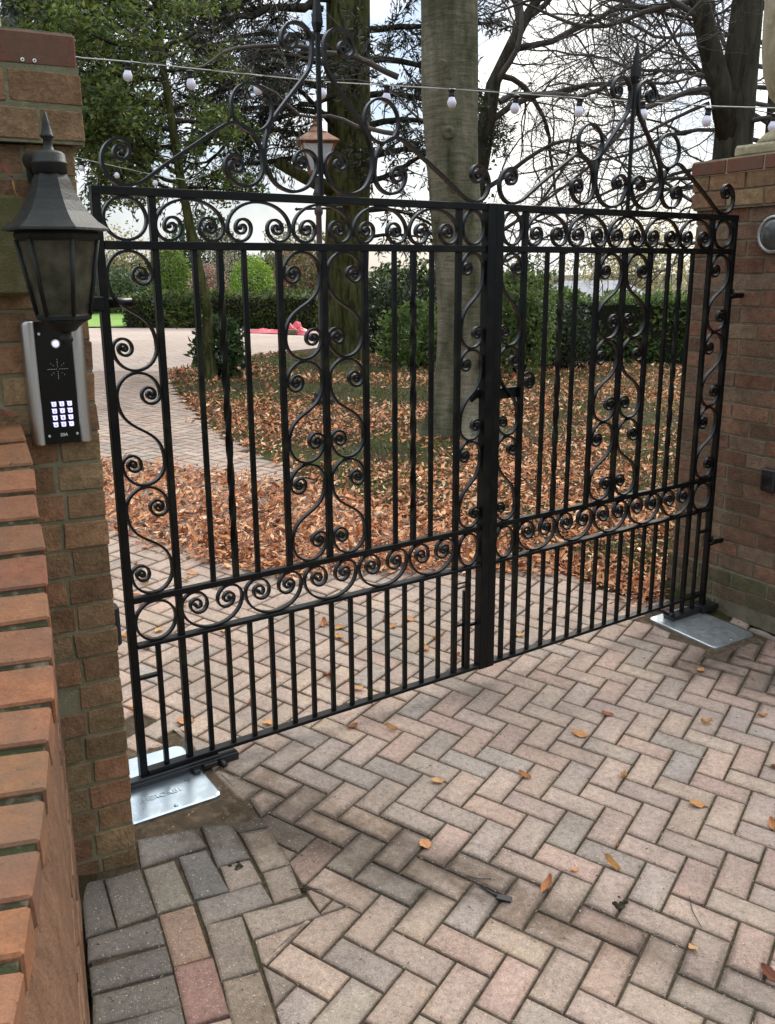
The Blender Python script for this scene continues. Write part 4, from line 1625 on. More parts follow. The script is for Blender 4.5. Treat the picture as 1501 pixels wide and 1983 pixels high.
m.lathe(icp(0.0035, 0.258, FO), [(0.0115, -0.001), (0.0115, 0.003), (0.0100, 0.0045), (0.0085, 0.0045)], 24, axis=(-pb.x, -pb.y, 0))
cb = m.build('call_button', M['steel'], ic)
m = MB()
m.lathe(icp(0.0035, 0.258, FO), [(0.0082, 0.001), (0.0082, 0.0052)], 20, axis=(-pb.x, -pb.y, 0))
m.build('button_light', M['key'], cb)
m = MB()
holes = [(0, r) for r in (-0.024, -0.020, -0.016, -0.011, -0.006, 0.006, 0.011, 0.016, 0.020, 0.025)] + [(r, 0) for r in (-0.024, -0.020, -0.016, -0.012, -0.008, -0.004, 0.004, 0.008, 0.012, 0.016, 0.020, 0.024)]
for k in (1, -1):
    for j in (1, -1): holes += [(k * 0.016, j * 0.014), (k * 0.0105, j * 0.0095)]
for x, z in holes:
    m.lathe(icp(0.0035 + x, 0.194 + z, FO), [(0.0011, -0.0006), (0.0011, 0.0003)], 6, axis=(-pb.x, -pb.y, 0))
m.build('speaker_holes', M['ring'], ic)
LABELS = [['3', '2', '1'], ['6', '5', '4'], ['9', '8', '7'], ['#', '0', '*']]
for r_ in range(4):
    for c_ in range(3):
        x = -0.0155 + 0.0195 * c_ + 0.0055 * 0
        z = 0.1045 - 0.0178 * r_
        m = MB()
        sh = [(-0.0068, 0.0062), (0.0066, 0.0062), (0.0066, -0.0045), (0.0048, -0.0062), (-0.0026, -0.0062), (-0.0046, -0.0042), (-0.0046, 0.0034)]
        n = len(sh)
        P = [icp(x + a, z + b, FO - 0.001) for a, b in sh] + [icp(x + a, z + b, FO + 0.0016) for a, b in sh]
        m.add(P, [tuple(range(n)), tuple(range(n, 2 * n))[::-1]] + [(i, (i + 1) % n, n + (i + 1) % n, n + i) for i in range(n)])
        ky = m.build('key', M['key'], ic, fix=True)
        vs_, fs = txt_mesh(LABELS[r_][c_], 0.0095, True)
        m = MB()
        m.add([icp(x + 0.001 + a, z - 0.001 + b, FO + 0.0021) for a, b, c in vs_], fs)
        m.build('digit', M['digit'], ky)
m = MB()
vs_, fs = txt_mesh('AES', 0.0115, True)
m.add([icp(0.0035 + a, 0.0235 + b, FO + 0.0004) for a, b, c in vs_], fs)
m.build('maker_mark', M['white_print'], ic)
m = MB()
for x, z in ((-0.034, 0.284), (0.036, 0.284), (-0.033, 0.0225), (0.037, 0.024)):
    m.lathe(icp(x, z, FO), [(0.0036, -0.0004), (0.0036, 0.001), (0.0016, 0.001), (0.0016, 0.0002)], 12, axis=(-pb.x, -pb.y, 0))
m.build('panel_screws', M['steel'], ic)

# ---- photocells
q = PL + pb * 0.13 + pa * 0.016
m = MB()
m.box((q.x, q.y, 0.70), (pa * 0.016).to_3d(), (pb * 0.025).to_3d(), (0, 0, 0.062), 0.006)
tag(m.build('safety_sensor', M['black'], None, (q.x, q.y, 0.638)), 'black safety sensor box on the inner edge of the left pier', 'sensor')


def on_right(s, out_, z):
    q = PR + ra * s - rb * out_
    return Vector((q.x, q.y, z))


sen = thing('safety_sensor', 'upright black safety sensor box on the right pier brickwork', 'sensor', on_right(0.285, 0, 0.645))
m = MB()
m.box(on_right(0.285, 0.018, 0.705), (ra * 0.040).to_3d(), (rb * 0.019).to_3d(), (0, 0, 0.058), 0.008)
m.build('case', M['black'], sen)
m = MB()
m.box(on_right(0.285, 0.0375, 0.700), (ra * 0.026).to_3d(), (rb * 0.0015).to_3d(), (0, 0, 0.035), 0.001)
m.build('lens', M['gloss'], sen)

# ---- bulkhead light
bl = thing('bulkhead_light', 'round grey bulkhead light high on the right brick pier', 'wall light', on_right(0.172, 0.0, 1.80))
ax = (-rb.x, -rb.y, 0)
m = MB()
m.lathe(on_right(0.172, 0.0, 1.874), [(0.088, 0.0), (0.090, 0.012), (0.088, 0.022), (0.080, 0.027), (0.074, 0.026), (0.072, 0.02)], 40, axis=ax)
m.build('metal_ring', M['ring'], bl)
m = MB()
m.lathe(on_right(0.172, 0.0, 1.874), [(0.0725, 0.018), (0.066, 0.030), (0.050, 0.040), (0.028, 0.046), (0.001, 0.048)], 36, axis=ax)
m.build('glass_dome', M['glass_bulk'], bl)
m = MB()
for k in range(4):
    a = PI / 4 + k * PI / 2
    m.lathe(on_right(0.172 + 0.083 * math.cos(a), 0.0225, 1.874 + 0.083 * math.sin(a)), [(0.0035, 0), (0.0035, 0.0035)], 8, axis=ax)
m.build('screws', M['black'], bl)


# ---- hinge pins set into the piers
def hinge(base, direction, up, parent):
    m = MB()
    b = Vector(base)
    d = Vector(direction)
    m.tube([b, b + d * 0.7, b + d], [0.012, 0.014, 0.017], 10)
    m.lathe(b + d * 0.98, [(0.022, -0.006), (0.022, 0.006)], 14)
    m.tube([b + d * 0.92 + Vector((0, 0, 0.004)), b + d * 0.92 + Vector((0, 0, up))], 0.009, 10)
    m.build('hinge_pin', M['iron'], parent)


hinge(on_right(0.012, -0.01, 1.590), Vector((-rb.x, -rb.y, 0)) * 0.095, 0.03, right_pier)
hinge(on_right(0.018, -0.01, 0.325), Vector((-rb.x, -rb.y, 0)) * 0.095, 0.034, right_pier)
m = MB()
m.box(LF0.p(-0.022, 0.0, 1.628), (eg0 * 0.020).to_3d(), (ng0 * 0.020).to_3d(), (0, 0, 0.022), 0.004)
m.tube([LF0.p(0.013, 0.028, 1.628), LF0.p(0.095, 0.034, 1.628)], 0.016, 12)
m.tube([LF0.p(-0.03, 0.0, 1.628), LF0.p(-0.12, 0.03, 1.628)], 0.012, 10)
m.build('hinge_pin', M['iron'], left_pier)

# ==================================================================== LAMP POST
LX, LY = -0.745, 10.7
LZ = Gf(LX, LY)
lp = thing('lamp_post', 'old fashioned dark lamp post with copper roofed lantern behind the gates', 'lamp post', (LX, LY, LZ))
m = MB()
m.lathe((LX, LY, LZ - 0.05), [(0.13, 0), (0.13, 0.13), (0.11, 0.16), (0.105, 0.20), (0.05, 0.24)], 8, smooth=False)
m.build('base', M['lantern'], lp)
m = MB()
m.lathe((LX, LY, LZ + 0.16), [(0.050, 0), (0.042, 0.05), (0.036, 0.12), (0.034, 1.2), (0.032, 1.55)], 8, smooth=False)
m.lathe((LX, LY, LZ + 1.70), [(0.042, 0), (0.042, 0.05), (0.034, 0.08), (0.032, 0.43), (0.048, 0.46), (0.048, 0.50), (0.034, 0.52), (0.032, 0.62), (0.062, 0.66), (0.045, 0.70), (0.030, 0.80), (0.045, 0.85)], 10)
m.build('post', M['bronze'], lp)
m = MB()
m.tube([(LX - 0.24, LY - 0.0, 2.40), (LX + 0.24, LY, 2.41)], 0.013, 8)
for s in (-1, 1): m.lathe((LX + s * 0.245, LY, 2.40 if s < 0 else 2.41), [(0.001, -0.02), (0.022, -0.006), (0.022, 0.008), (0.001, 0.02)], 10)
m.build('ladder_bar', M['lantern'], lp)
lr = R(45 + 8)
m = MB()
for k in range(4):
    a = lr + k * PI / 2
    d = Vector((math.cos(a), math.sin(a), 0))
    m.tube([Vector((LX, LY, 2.79)) + d * 0.125, Vector((LX, LY, 3.075)) + d * 0.255], 0.011, 6)
m.lathe((LX, LY, 2.765), [(0.05, 0), (0.145, 0.015), (0.145, 0.03)], 4, rot=lr, smooth=False)
m.lathe((LX, LY, 3.065), [(0.262, 0), (0.266, 0.02)], 4, rot=lr, smooth=False)
m.build('frame', M['copper'], lp)
for k in range(4):
    a, b = lr + k * PI / 2, lr + (k + 1) * PI / 2
    m = MB()
    q = [Vector((LX + r * math.cos(t), LY + r * math.sin(t), z)) for r, t, z in ((0.122, a, 2.795), (0.122, b, 2.795), (0.25, b, 3.07), (0.25, a, 3.07))]
    cen = sum(q, Vector()) / 4
    inn = (Vector((LX, LY, cen.z)) - cen).normalized() * 0.004
    m.add(q + [v + inn for v in q], [(0, 1, 2, 3), (7, 6, 5, 4), (0, 4, 5, 1), (1, 5, 6, 2), (2, 6, 7, 3), (3, 7, 4, 0)])
    m.build('glass_pane', M['opal'], lp)
m = MB()
m.lathe((LX, LY, 0), [(0.30, 3.082), (0.325, 3.092), (0.315, 3.105), (0.15, 3.185), (0.145, 3.20)], 4, rot=lr, smooth=False)
m.build('roof', M['copper'], lp)
m = MB()
m.lathe((LX, LY, 0), [(0.10, 3.198), (0.085, 3.21), (0.055, 3.255), (0.05, 3.265), (0.065, 3.27), (0.03, 3.29), (0.028, 3.315), (0.042, 3.325), (0.02, 3.34), (0.003, 3.39)], 12)
m.build('finial', M['copper'], lp)

# ==================================================================== FESTOON LIGHTS
def festoon(label, wire, bulbs, r_b, cat='string lights'):
    t = thing('festoon_lights', label, cat, wire[0], None)
    m = MB()
    m.tube(wire, 0.0035 if r_b < 0.032 else 0.0042, 6)
    m.build('support_wire', M['cord'], t)
    m = MB()
    cord = []
    for i, b in enumerate(bulbs):
        c = Vector(b) + Vector((0, 0, r_b * 2.75))
        if i:
            pc = cord[-1]
            cord.append((pc + c) / 2 + Vector((0, 0, 0.018)))
        cord.append(c)
    m.tube(cord, 0.0035, 6)
    m.build('flex', M['black'], t)
    for b in bulbs:
        b = Vector(b)
        tl = Vector((rng.uniform(-0.12, 0.12), rng.uniform(-0.1, 0.1), 1)).normalized()
        m = MB()
        m.lathe(b, [(r_b * 0.62, r_b * 1.05), (r_b * 0.66, r_b * 1.7), (r_b * 0.55, r_b * 2.35), (r_b * 0.95, r_b * 2.5), (r_b * 0.9, r_b * 2.65), (r_b * 0.3, r_b * 2.9)], 12, axis=tl)
        h_ = m.build('lamp_holder', M['black'], t)
        m = MB()
        m.lathe(b, [(0.001, -r_b), (r_b * 0.45, -r_b * 0.9), (r_b * 0.8, -r_b * 0.6), (r_b, 0), (r_b * 0.92, r_b * 0.45), (r_b * 0.66, r_b * 1.0), (r_b * 0.6, r_b * 1.2)], 16, axis=tl)
        m.build('bulb', M['bulb'], t)
    return t


BUL = [(-1.681, 2.977), (-1.268, 2.925), (-0.83, 2.890), (-0.413, 2.862), (0.012, 2.829), (0.444, 2.801), (0.861, 2.762), (1.285, 2.738), (1.713, 2.719), (2.137, 2.675), (2.579, 2.637)]
WIRE = [(-2.9, 6.5, 3.24), (-1.966, 6.5, 3.079), (-1.675, 6.5, 3.056), (-1.263, 6.5, 3.012), (-0.411, 6.5, 2.926), (0.443, 6.5, 2.876), (1.3, 6.5, 2.815), (2.202, 6.5, 2.758), (2.9, 6.5, 2.735)]
festoon('long pale wire of frosted festoon bulbs crossing behind both gate leaves', WIRE, [(x, 6.5, z - 0.012) for x, z in BUL], 0.031)
festoon('short far string of small white bulbs hanging in the evergreen tree', [(-4.6, 11, 3.35), (-3.493, 11, 2.993), (-2.62, 11, 2.80), (-2.1, 11, 2.72)],
        [(-3.45, 11, 2.875), (-3.05, 11, 2.795), (-2.62, 11, 2.71)], 0.030)

# ==================================================================== TREES, SHRUBS, HEDGES
def leaf_geo(P, L, W, D=None, fold=0.25, tilt=1.0, gen=None):
    """folded four point leaves. P (n,3) base points"""
    g = gen or nr
    n = len(P)
    if D is None:
        D = g.normal(size=(n, 3)); D[:, 2] *= tilt
    D = D / (np.linalg.norm(D, axis=1, keepdims=True) + 1e-9)
    A = g.normal(size=(n, 3))
    S = np.cross(D, A); S /= (np.linalg.norm(S, axis=1, keepdims=True) + 1e-9)
    Nn = np.cross(S, D)
    L = np.broadcast_to(L, n)[:, None]; W = np.broadcast_to(W, n)[:, None]
    b = P; t = P + D * L
    m = P + D * L * 0.48
    l = m + S * W * 0.5 + Nn * W * fold
    r = m - S * W * 0.5 + Nn * W * fold
    V = np.stack([b, r, t, l], 1).reshape(-1, 3)
    i = np.arange(n)[:, None] * 4
    Fc = np.concatenate([i + np.array([[0, 1, 2]]), i + np.array([[0, 2, 3]])], 0)
    return V, Fc


def leaf_cols(n, cols, var=0.25, gen=None):
    g = gen or nr
    cols = np.array(cols)
    c = cols[g.integers(0, len(cols), n)] * g.uniform(1 - var, 1 + var, (n, 1))
    return np.repeat(c, 4, 0)


def foliage(name, P, L, W, cols, mat, parent, D=None, fold=0.25, tilt=1.0, var=0.3):
    n = len(P)
    Ls = L * nr.uniform(0.6, 1.25, n); Ws = W * nr.uniform(0.7, 1.2, n)
    V, Fc = leaf_geo(np.asarray(P), Ls, Ws, D, fold, tilt)
    return npmesh(name, V, Fc, leaf_cols(n, cols, var), mat, parent, ORG[parent.name])


def grow(mb, p, d, r, length, level, st, tips, col=(1, 1, 1)):
    """a branch that wanders and forks; st: style dict"""
    n = max(3, int(length / st['seg'][level]))
    pts, rad = [Vector(p)], [r]
    d = Vector(d).normalized()
    r1 = r * st['taper'][level]
    kids = []
    for i in range(n):
        f = (i + 1) / n
        w_ = st['wob'][level]
        d = (d + Vector((rng.gauss(0, w_), rng.gauss(0, w_), rng.gauss(0, w_) + st['lift'][level]))).normalized()
        pts.append(pts[-1] + d * (length / n))
        rad.append(r + (r1 - r) * f)
        if level + 1 < len(st['seg']) and f > st['bare'][level]:
            for _ in range(st['kids'][level]):
                if rng.random() < st['prob'][level]:
                    kids.append((pts[-1].copy(), d.copy(), rad[-1], f))
    sides = st['sides'][level]
    mb.tube(pts, rad, sides, col, caps=False)
    if level >= st['leaf_level']:
        tips.append((pts, d))
    for (q, dd, rr, f) in kids:
        ax = Vector((rng.gauss(0, 1), rng.gauss(0, 1), rng.gauss(0, st.get('flat', 1.0))))
        side = ax - dd * ax.dot(dd)
        if side.length < 1e-3: continue
        side.normalize()
        a = R(rng.uniform(*st['ang'][level]))
        nd = dd * math.cos(a) + side * math.sin(a)
        grow(mb, q, nd, min(rr * 0.75, st['r'][level + 1]) * rng.uniform(0.75, 1.1), length * st['ratio'][level] * rng.uniform(0.55, 1.15) * (1.15 - 0.5 * f), level + 1, st, tips, col)


def tree_trunk(mb, pts, rad, n=18, flare=None, lump=0.0):
    P, F = [], []
    fine, fr = [], []
    pts = [Vector(q) for q in pts]
    for i in range(len(pts) - 1):
        k = 10
        for j in range(k):
            t = j / k
            fine.append(pts[i].lerp(pts[i + 1], t)); fr.append(rad[i] + (rad[i + 1] - rad[i]) * t)
    fine.append(pts[-1]); fr.append(rad[-1])
    for q, r in zip(fine, fr):
        for k in range(n):
            a = 2 * PI * k / n
            rr = r
            if flare:
                h = q.z - pts[0].z
                rr += flare[0] * math.exp(-max(h, 0) / flare[1]) * (0.6 + 0.55 * math.cos(a * 5 + 1.3) * (0.7 + 0.3 * math.sin(a * 2)))
            rr *= 1 + lump * mnoise.noise((math.cos(a) * 1.5, math.sin(a) * 1.5, q.z * 1.2))
            P.append((q.x + rr * math.cos(a), q.y + rr * math.sin(a), q.z))
    for i in range(len(fine) - 1):
        for k in range(n):
            F.append((i * n + k, i * n + (k + 1) % n, (i + 1) * n + (k + 1) % n, (i + 1) * n + k))
    mb.add(P, F, smooth=True)


# ---- ridged trunk with cedar boughs (behind the middle of the near leaf)
rng.seed(21)
ta = thing('conifer_tree', 'tall dark conifer with ridged green trunk and drooping boughs behind the near leaf', 'tree', (-0.74, 16.6, Gf(-0.74, 16.6)))
m = MB()
za = Gf(-0.74, 16.6)
tree_trunk(m, [(-0.74, 16.6, za - 0.1), (-0.72, 16.6, 0.9), (-0.68, 16.6, 2.0), (-0.61, 16.6, 4.0), (-0.58, 16.6, 6.5), (-0.6, 16.6, 11)], [0.40, 0.39, 0.385, 0.375, 0.36, 0.24], 22, (0.12, 0.28), 0.05)
m.tube([(-0.85, 16.45, 3.05), (-1.35, 16.0, 3.25), (-1.75, 15.75, 3.45)], [0.13, 0.105, 0.085], 10)
m.build('trunk', M['bark_oak'], ta)
stC = dict(seg=[0.3, 0.16, 0.12], taper=[0.25, 0.3, 0.4], wob=[0.10, 0.16, 0.2], lift=[-0.03, -0.05, -0.06], bare=[0.12, 0.1, 1], kids=[2, 2, 0], prob=[0.95, 0.8, 0],
           sides=[6, 4, 3], leaf_level=1, ang=[(30, 75), (25, 70)], r=[0.05, 0.015, 0.007], ratio=[0.42, 0.5], flat=0.5)
mbr, tips = MB(), []
for z, az, L, r in ((3.6, 175, 2.5, 0.06), (3.9, 200, 2.6, 0.055), (4.3, 165, 2.8, 0.06), (4.7, 190, 2.6, 0.06), (5.1, 178, 3.0, 0.06), (5.5, 160, 2.6, 0.06), (5.9, 185, 2.8, 0.05), (4.1, 230, 2.2, 0.05), (5.0, 245, 2.0, 0.05),
                     (2.75, 5, 1.7, 0.05), (3.2, -15, 2.0, 0.055), (3.6, 12, 2.0, 0.06), (4.1, -5, 2.3, 0.06), (4.6, 15, 2.3, 0.06), (5.1, -12, 2.4, 0.06), (5.6, 8, 2.6, 0.06), (6.1, -4, 2.4, 0.05),
                     (3.4, 300, 1.6, 0.04), (4.6, 290, 1.8, 0.04), (6.4, 180, 2.4, 0.05), (6.8, 0, 2.2, 0.05), (6.3, 230, 2.2, 0.05), (2.3, 20, 1.3, 0.04)):
    d = Vector((math.cos(R(az)), math.sin(R(az)), 0.22))
    grow(mbr, (-0.66 + 0.33 * math.cos(R(az)), 16.6 + 0.33 * math.sin(R(az)), z), d, r, L, 0, stC, tips)
for a_, b_, c_, r_ in (((-0.9, 16.4, 5.3), (-2.2, 15.6, 4.75), (-4.3, 14.6, 3.55), 0.075), ((-0.9, 16.4, 6.0), (-2.4, 15.4, 5.5), (-4.4, 14.4, 4.5), 0.07), ((-0.85, 16.3, 4.5), (-1.9, 15.8, 4.15), (-3.2, 15.2, 3.2), 0.055), ((-0.9, 16.5, 6.6), (-2.0, 16, 6.1), (-3.4, 15.4, 4.9), 0.065)):
    a_, b_, c_ = Vector(a_), Vector(b_), Vector(c_)
    pts = [(a_ * (1 - t) ** 2 + b_ * 2 * t * (1 - t) + c_ * t * t) + Vector((rng.gauss(0, .03), 0, rng.gauss(0, .04))) for t in [k / 14 for k in range(15)]]
    mbr.tube(pts, [r_ * (1 - 0.75 * k / 14) for k in range(15)], 7, caps=False)
    for k in range(3, 14):
        grow(mbr, pts[k], (pts[k] - pts[k - 1]).normalized() + Vector((rng.gauss(0, .5), rng.gauss(0, .4), rng.gauss(-0.15, .5))), 0.018, 0.9, 1, stC, tips)
mbr.build('boughs', M['bark_dark'], ta)
P, D = [], []
for pts, d in tips:
    for q0, q1 in zip(pts[:-1], pts[1:]):
        for _ in range(3):
            t = rng.random()
            q = q0.lerp(q1, t)
            P.append(q + Vector((rng.gauss(0, .03), rng.gauss(0, .03), rng.gauss(0, .03)))); dd = (q1 - q0).normalized()
            D.append(dd * 0.8 + Vector((rng.gauss(0, .7), rng.gauss(0, .7), rng.gauss(-0.3, .5))))
foliage('crown', [tuple(q) for q in P], 0.15, 0.028, [(0.022, 0.030, 0.015), (0.015, 0.020, 0.012), (0.035, 0.042, 0.018), (0.040, 0.030, 0.018)], M['needle'], ta, np.array([tuple(q) for q in D]))

# ---- pale smooth beech trunk
rng.seed(5)
tb = thing('beech_tree', 'smooth pale grey beech trunk flaring at its foot behind the gate centre', 'tree', (0.74, 9.1, Gf(0.74, 9.1)))
zb_ = Gf(0.74, 9.1)
m = MB()
tree_trunk(m, [(0.76, 9.1, zb_ - 0.1), (0.755, 9.1, 0.5), (0.74, 9.1, 1.1), (0.715, 9.1, 1.9), (0.64, 9.1, 2.6), (0.595, 9.1, 3.2), (0.58, 9.1, 4.2), (0.62, 9.1, 7)],
           [0.245, 0.235, 0.232, 0.235, 0.247, 0.255, 0.262, 0.22], 30, (0.40, 0.32), 0.09)
# old branch scars
for z, a, s in ((2.93, -95, 0.05), (2.45, -80, 0.035), (3.5, -110, 0.04), (2.15, -65, 0.03)):
    q = Vector((0.6 + 0.245 * math.cos(R(a)), 9.1 + 0.245 * math.sin(R(a)), z))
    m.lathe(q, [(s * 1.5, -0.03), (s * 1.2, 0.006), (s * 0.8, 0.014), (s * 0.4, 0.006), (0.002, -0.004)], 12, axis=(math.cos(R(a)), math.sin(R(a)), 0.0))
m.build('trunk', M['bark_beech'], tb)
stB = dict(seg=[0.20, 0.14, 0.10, 0.08], taper=[0.3, 0.3, 0.35, 0.5], wob=[0.17, 0.22, 0.26, 0.28], lift=[0.0, 0.0, 0.0, 0.0], bare=[0.12, 0.1, 0.1, 1], kids=[1, 2, 2, 0],
           prob=[0.85, 0.55, 0.5, 0], sides=[7, 5, 3, 3], leaf_level=9, ang=[(30, 65), (30, 65), (28, 65)], r=[0.042, 0.0135, 0.0062, 0.0037], ratio=[0.5, 0.5, 0.5], flat=1.2)
mbr, tips = MB(), []
for z, az, L, r in ((3.25, 15, 2.6, 0.03), (3.45, 200, 2.2, 0.03), (2.98, 160, 1.8, 0.025)):
    grow(mbr, (0.6 + 0.5 * math.cos(R(az)), 9.2 + 0.2 * math.sin(R(az)), z), (math.cos(R(az)), math.sin(R(az)) * 0.6 + 0.3, 0.25), r, L, 1, stB, tips)
mbr.build('twigs', M['twig'], tb)
jb = MB()
jb.box((0.93, 8.855, 0.86), (0.035, 0.012, 0), (-0.01, 0.03, 0), (0, 0, 0.055), 0.006)
tag(jb.build('socket_box', M['black'], None, (0.93, 8.855, 0.80)), 'small black weatherproof box fixed to the pale beech trunk', 'box')

# ---- forked dark tree behind the right pier
rng.seed(33)
tcx, tcy = 3.93, 11.0
tcz = Gf(tcx, tcy)
tc_ = thing('bare_tree', 'dark forked bare tree rising behind the right brick pier', 'tree', (tcx, tcy, tcz), 'bare winter trees')
m = MB()
tree_trunk(m, [(3.98, 11, tcz - 0.1), (3.95, 11, 1.5), (3.93, 11, 2.9), (3.93, 11, 3.6), (3.97, 11, 4.6), (4.1, 11.1, 7.5)], [0.27, 0.235, 0.215, 0.20, 0.165, 0.08], 18, (0.12, 0.25), 0.06)
m.tube([(3.88, 10.95, 3.15), (3.72, 10.9, 3.62), (3.52, 10.85, 4.1), (3.34, 10.8, 4.6), (3.2, 10.7, 5.6), (3.1, 10.6, 7)], [0.15, 0.125, 0.115, 0.10, 0.08, 0.04], 12)
m.build('trunk', M['bark_dark'], tc_)
mbr, tips = MB(), []
for p, d, L, r in (((3.72, 10.9, 3.62), (-1, -0.1, 0.05), 2.9, 0.032), ((3.60, 10.9, 3.5), (-1, 0.1, -0.2), 2.0, 0.022), ((3.45, 10.8, 4.3), (-0.8, -0.2, 0.35), 2.6, 0.036), ((3.3, 10.8, 4.8), (-0.9, 0.1, 0.1), 2.8, 0.036),
                   ((4.0, 10.9, 3.3), (0.9, -0.2, 0.35), 2.0, 0.03), ((3.95, 11, 2.6), (0.9, -0.1, 0.1), 1.6, 0.024), ((4.05, 11, 4.4), (0.7, -0.1, 0.6), 2.2, 0.04),
                   ((3.2, 10.7, 5.4), (-0.8, -0.1, 0.3), 2.8, 0.036), ((3.4, 10.8, 4.5), (-0.7, 0.5, -0.05), 2.6, 0.034), ((4.0, 11, 2.9), (0.8, -0.3, -0.2), 1.4, 0.02)):
    grow(mbr, p, d, r, L, 0, stB, tips)
mbr.build('twigs', M['twig'], tc_)

# ---- thin ivy clad leaning tree right of the beech, with a wide bare crown
rng.seed(47)
td = thing('bare_tree', 'thin leaning bare tree with wide twiggy crown right of the beech trunk', 'tree', (1.15, 13, Gf(1.15, 13)), 'bare winter trees')
m = MB()
zt = Gf(1.15, 13)
tree_trunk(m, [(1.12, 13, zt - 0.1), (1.15, 13, 1.2), (1.2, 13, 2.6), (1.33, 13, 3.5), (1.43, 13, 4.1), (1.76, 13, 4.75), (2.3, 13.1, 5.6), (2.8, 13.2, 7)], [0.16, 0.145, 0.13, 0.115, 0.10, 0.085, 0.06, 0.03], 12, (0.06, 0.2), 0.12)
m.build('trunk', M['bark_dark'], td)
mbr, tips = MB(), []
for p, d, L, r in (((1.22, 13, 2.7), (1, -0.2, 0.75), 2.6, 0.036), ((1.35, 13, 3.6), (0.9, -0.1, 0.55), 3.2, 0.045), ((1.43, 13, 4.0), (0.5, 0.1, 0.9), 2.6, 0.045), ((1.6, 13, 4.5), (1, -0.1, 0.15), 3.0, 0.045),
                   ((1.76, 13, 4.75), (-0.3, 0, 1), 2.2, 0.04), ((1.25, 13, 2.1), (1, -0.2, 0.05), 2.4, 0.03), ((1.2, 13, 1.8), (0.9, -0.3, -0.05), 1.6, 0.022), ((2.0, 13, 5.1), (1, 0, 0.3), 3.2, 0.045), ((2.4, 13.1, 5.8), (1, 0, 0.1), 3.0, 0.04),
                   ((1.3, 13, 3.2), (-0.9, -0.1, 0.5), 1.6, 0.03), ((1.5, 13, 4.2), (0.9, 0.4, 0.0), 2.8, 0.04), ((1.9, 13, 4.9), (0.8, -0.4, 0.6), 2.6, 0.04)):
    grow(mbr, p, d, r, L, 0, stB, tips)
mbr.build('twigs', M['twig'], td)
P = []
for _ in range(900):
    z = rng.uniform(0.3, 3.9)
    x = np.interp(z, [0, 1.2, 2.6, 3.5, 4.1], [1.12, 1.15, 1.2, 1.33, 1.43])
    P.append((x + rng.gauss(0, 0.13), 13 + rng.gauss(0, 0.13), z))
foliage('ivy', P, 0.07, 0.06, [(0.022, 0.035, 0.012), (0.035, 0.05, 0.016)], M['leaf'], td)

# ---- another bare tree farther off, filling the sky behind the far leaf
rng.seed(63)
te = thing('bare_tree', 'distant bare tree with fine twigs low over the hedge behind the far leaf', 'tree', (9.6, 24, Gf(9.6, 24)), 'bare winter trees')
m = MB()
tree_trunk(m, [(9.6, 24, Gf(9.6, 24) - 0.3), (9.6, 24, 2), (9.5, 24, 4), (9.4, 24, 7)], [0.22, 0.18, 0.14, 0.08], 10)
m.build('trunk', M['bark_dark'], te)
stE = dict(stB, seg=[0.45, 0.3, 0.22, 0.16], r=[0.07, 0.03, 0.012, 0.007], kids=[1, 2, 1, 0], prob=[0.9, 0.6, 0.7, 0])
mbr, tips = MB(), []
for k in range(11):
    z = 2.6 + 0.42 * k
    az = R(180 + rng.uniform(-40, 40))
    grow(mbr, (9.5, 24, z), (math.cos(az), math.sin(az) * 0.4, rng.uniform(-0.05, 0.5)), 0.06, 6.5, 0, stE, tips)
mbr.build('twigs', M['twig'], te)

# ---- evergreen with broad green leaves on the left
rng.seed(77)
tl = thing('evergreen_tree', 'broad leaved evergreen tree with thin leaning trunk behind the near gate leaf', 'tree', (-2.38, 12.6, Gf(-2.38, 12.6)))
zt = Gf(-2.38, 12.6)
m = MB()
tree_trunk(m, [(-2.40, 12.6, zt - 0.1), (-2.42, 12.6, 1.24), (-2.55, 12.6, 2.1), (-2.68, 12.6, 3.0), (-2.8, 12.6, 4.2), (-2.9, 12.7, 6)], [0.085, 0.072, 0.066, 0.06, 0.048, 0.025], 10, (0.05, 0.2), 0.2)
m.build('trunk', M['bark_oak'], tl)
stL = dict(seg=[0.22, 0.14, 0.1], taper=[0.3, 0.35, 0.5], wob=[0.13, 0.2, 0.25], lift=[0.0, -0.02, -0.03], bare=[0.2, 0.1, 1], kids=[2, 2, 0], prob=[0.95, 0.85, 0],
           sides=[5, 4, 3], leaf_level=1, ang=[(30, 70), (30, 70)], r=[0.035, 0.012, 0.006], ratio=[0.5, 0.55], flat=0.7)
mbr, tips = MB(), []
for z, az, L, r in ((2.75, 150, 1.6, 0.03), (2.85, 200, 1.7, 0.03), (2.95, 250, 1.5, 0.03), (3.1, 120, 1.7, 0.03), (3.3, 180, 1.9, 0.035), (3.5, 220, 1.8, 0.035), (3.6, 20, 0.95, 0.03), (3.2, 330, 0.95, 0.03), (2.8, 10, 0.85, 0.025),
                     (3.8, 160, 2.0, 0.035), (4.1, 200, 2.0, 0.035), (4.4, 240, 1.7, 0.03), (4.6, 140, 1.9, 0.03), (4.9, 180, 2.0, 0.03), (5.2, 210, 1.8, 0.03), (4.2, 0, 0.9, 0.025), (5.4, 150, 1.8, 0.03), (5.6, 190, 1.8, 0.03),
                     (1.3, 190, 0.5, 0.016), (1.15, 220, 0.45, 0.015), (5.0, 340, 1.0, 0.025), (4.7, 280, 1.2, 0.025)):
    x = float(np.interp(z, [0, 1.24, 2.1, 3.0, 4.2, 6], [-2.4, -2.42, -2.55, -2.68, -2.8, -2.9]))
    grow(mbr, (x, 12.6, z), (math.cos(R(az)), math.sin(R(az)), 0.15), r, L, 0, stL, tips)
mbr.build('limbs', M['bark_dark'], tl)
P = []
